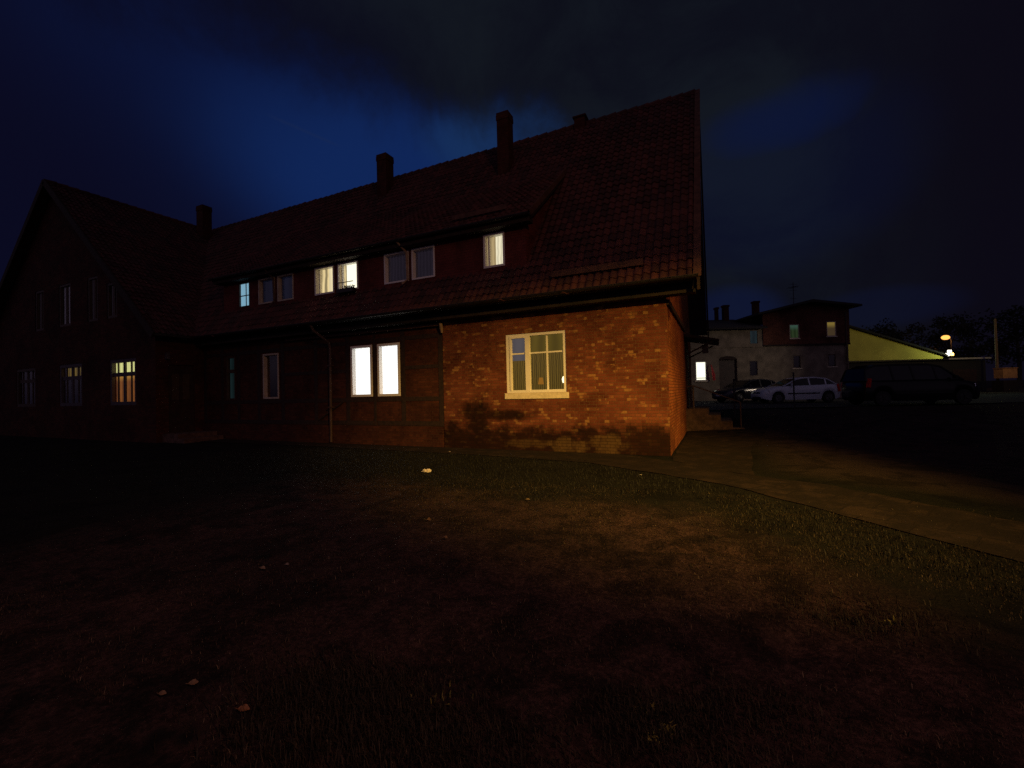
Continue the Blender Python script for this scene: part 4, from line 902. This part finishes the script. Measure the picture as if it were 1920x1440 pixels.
blades('grass', 120000, worn, 0.026, 0.0016, grass_mat('dry_blades', (0.022, 0.015, 0.008), (0.075, 0.047, 0.025)), 2)
blades('grass', 9000, worn, 0.040, 0.0014, grass_mat('straw_blades', (0.06, 0.045, 0.025), (0.20, 0.15, 0.09)), 9)
tufts = [(-2.0, 1.75, .22, 1.2), (-1.7, 1.85, .2, 1.3), (-1.45, 1.6, .25, 1.2), (-1.9, 1.5, .25, 1.4), (-1.2, 1.75, .18, .9), (-.35, 2.25, .16, .8), (-.15, 2.1, .2, .8), (.1, 2.5, .22, .8), (.85, 3.75, .3, .9), (-.7, 1.8, .3, .7), (1.3, 5.2, .6, .8), (.6, 6.1, .6, .7)]
blades('grass', 34000, spots(tufts), 0.055, 0.0022, grass_mat('tuft_blades', (0.009, 0.009, 0.005), (0.045, 0.034, 0.017)), 3)
sp = spots([(-.36, 2.27, .035, .6), (-.25, 2.18, .03, .6), (-.30, 2.1, .03, .5), (.98, 3.72, .03, .8), (-1.35, 1.95, .06, .8)])
blades('weeds', 190, sp, 0.05, 0.006, grass_mat('yellow_weeds', (0.10, 0.10, 0.02), (0.28, 0.24, 0.05)), 4)

# ------------------------------------------------------------------ the sodium floodlight outside the frame that lights the yard
LX, LY, LZ = 8.0, -2.0, 9.0
fl_ = thing('floodlight_pole', 'sodium floodlight on a pole at the yard edge', 'street lamp', (LX + .35, LY, 0))
mb = MB(); mb.tube([(0, 0, 0), (0, 0, LZ + 1.4)], [0.09, 0.06], 8); mb.build('pole', M['steel'], fl_)
mb = MB(); mb.box(-.30, 0.02, -.2, .2, LZ + .10, LZ + .22); mb.build('lamp_head', M['steel'], fl_)
# added unseen plate on two arms, blocking the beam from the roofs
mb = MB(); gx, gy, gz = LX - (LX + .35), 0.80, LZ - 0.325 - 0.03
mb.box(gx - 2.6, gx + 0.9, gy, gy + 0.03, gz, gz + 0.75); mb.beam((0, 0, LZ + .25), (-.3, gy, gz + .6), .04, .04); mb.beam((0, 0, LZ + .25), (-1.6, gy, gz + .6), .04, .04); mb.build('beam_blocker', M['steel'], fl_)
def lamp(name, energy, size, aim, cone, blend, col, up_=0.0):
    d_ = bpy.data.lights.new(name, 'SPOT'); d_.energy = energy; d_.color = col; d_.shadow_soft_size = size; d_.spot_size = R(cone); d_.spot_blend = blend
    o = bpy.data.objects.new(name, d_); COL.objects.link(o); o.parent = fl_; o.location = (-.35, 0, LZ + up_)
    o.rotation_euler = (Vector(aim) - Vector((LX, LY, LZ))).to_track_quat('-Z', 'Y').to_euler(); return o
lamp('floodlight_beam', 16500, 0.09, (-2.0, 9.6, 0.8), 42, 1.0, (1.0, 0.57, 0.085))
lamp('fill_near_ground', 1500, 0.18, (-2.9, 3.4, 0.0), 62, 1.0, (1.0, 0.46, 0.34))  # added fill spot that lifts the near ground
lamp('fill_roof', 900, 0.18, (-8.5, 12.0, 5.6), 66, 1.0, (1.0, 0.46, 0.20), 1.3)  # added fill spot that lifts the roof and dormer

# ------------------------------------------------------------------ two street lamps right of the frame and an added fill lamp
def side_lamp(label, x, y, h, energy, colr, aim, cone):
    r_ = thing('street_lamp', label, 'street lamp', (x, y, 0), 0)  # also makes the added fill lamp at the gable end
    mb = MB(); mb.tube([(0.5, 0, 0), (0.5, 0, h), (0.1, 0, h + .25)], [0.08, 0.05, 0.04], 8); mb.build('pole', M['steel'], r_)
    mb = MB(); mb.box(-.35, 0.15, -.12, .12, h + .22, h + .34); mb.build('lamp_head', M['steel'], r_)
    d_ = bpy.data.lights.new('lamp_light', 'SPOT'); d_.energy = energy; d_.color = colr; d_.shadow_soft_size = 0.15; d_.spot_size = R(cone); d_.spot_blend = 1.0
    o = bpy.data.objects.new('lamp_light', d_); COL.objects.link(o); o.parent = r_; o.location = (-.1, 0, h + .1)
    o.rotation_euler = (Vector(aim) - Vector((x - .1, y, h + .1))).to_track_quat('-Z', 'Y').to_euler()
side_lamp('pale street lamp beside the parking yard', *FR(30, 20)[:2], 6.5, 1500, (1.0, 0.80, 0.60), FR(16.8, 31, 2.9), 40)
side_lamp('amber street lamp beside the utility cabinet', *FR(41, 31)[:2], 7.5, 470, (1.0, 0.78, 0.27), FR(38, 45, 6.5), 118)
side_lamp('added amber fill lamp aimed at the gable end of the brick house', 13.0, 10.0, 5.5, 1900, (1.0, 0.42, 0.09), (-1.0, 13.5, 2.0), 30)  # added fill, brightens the gable end
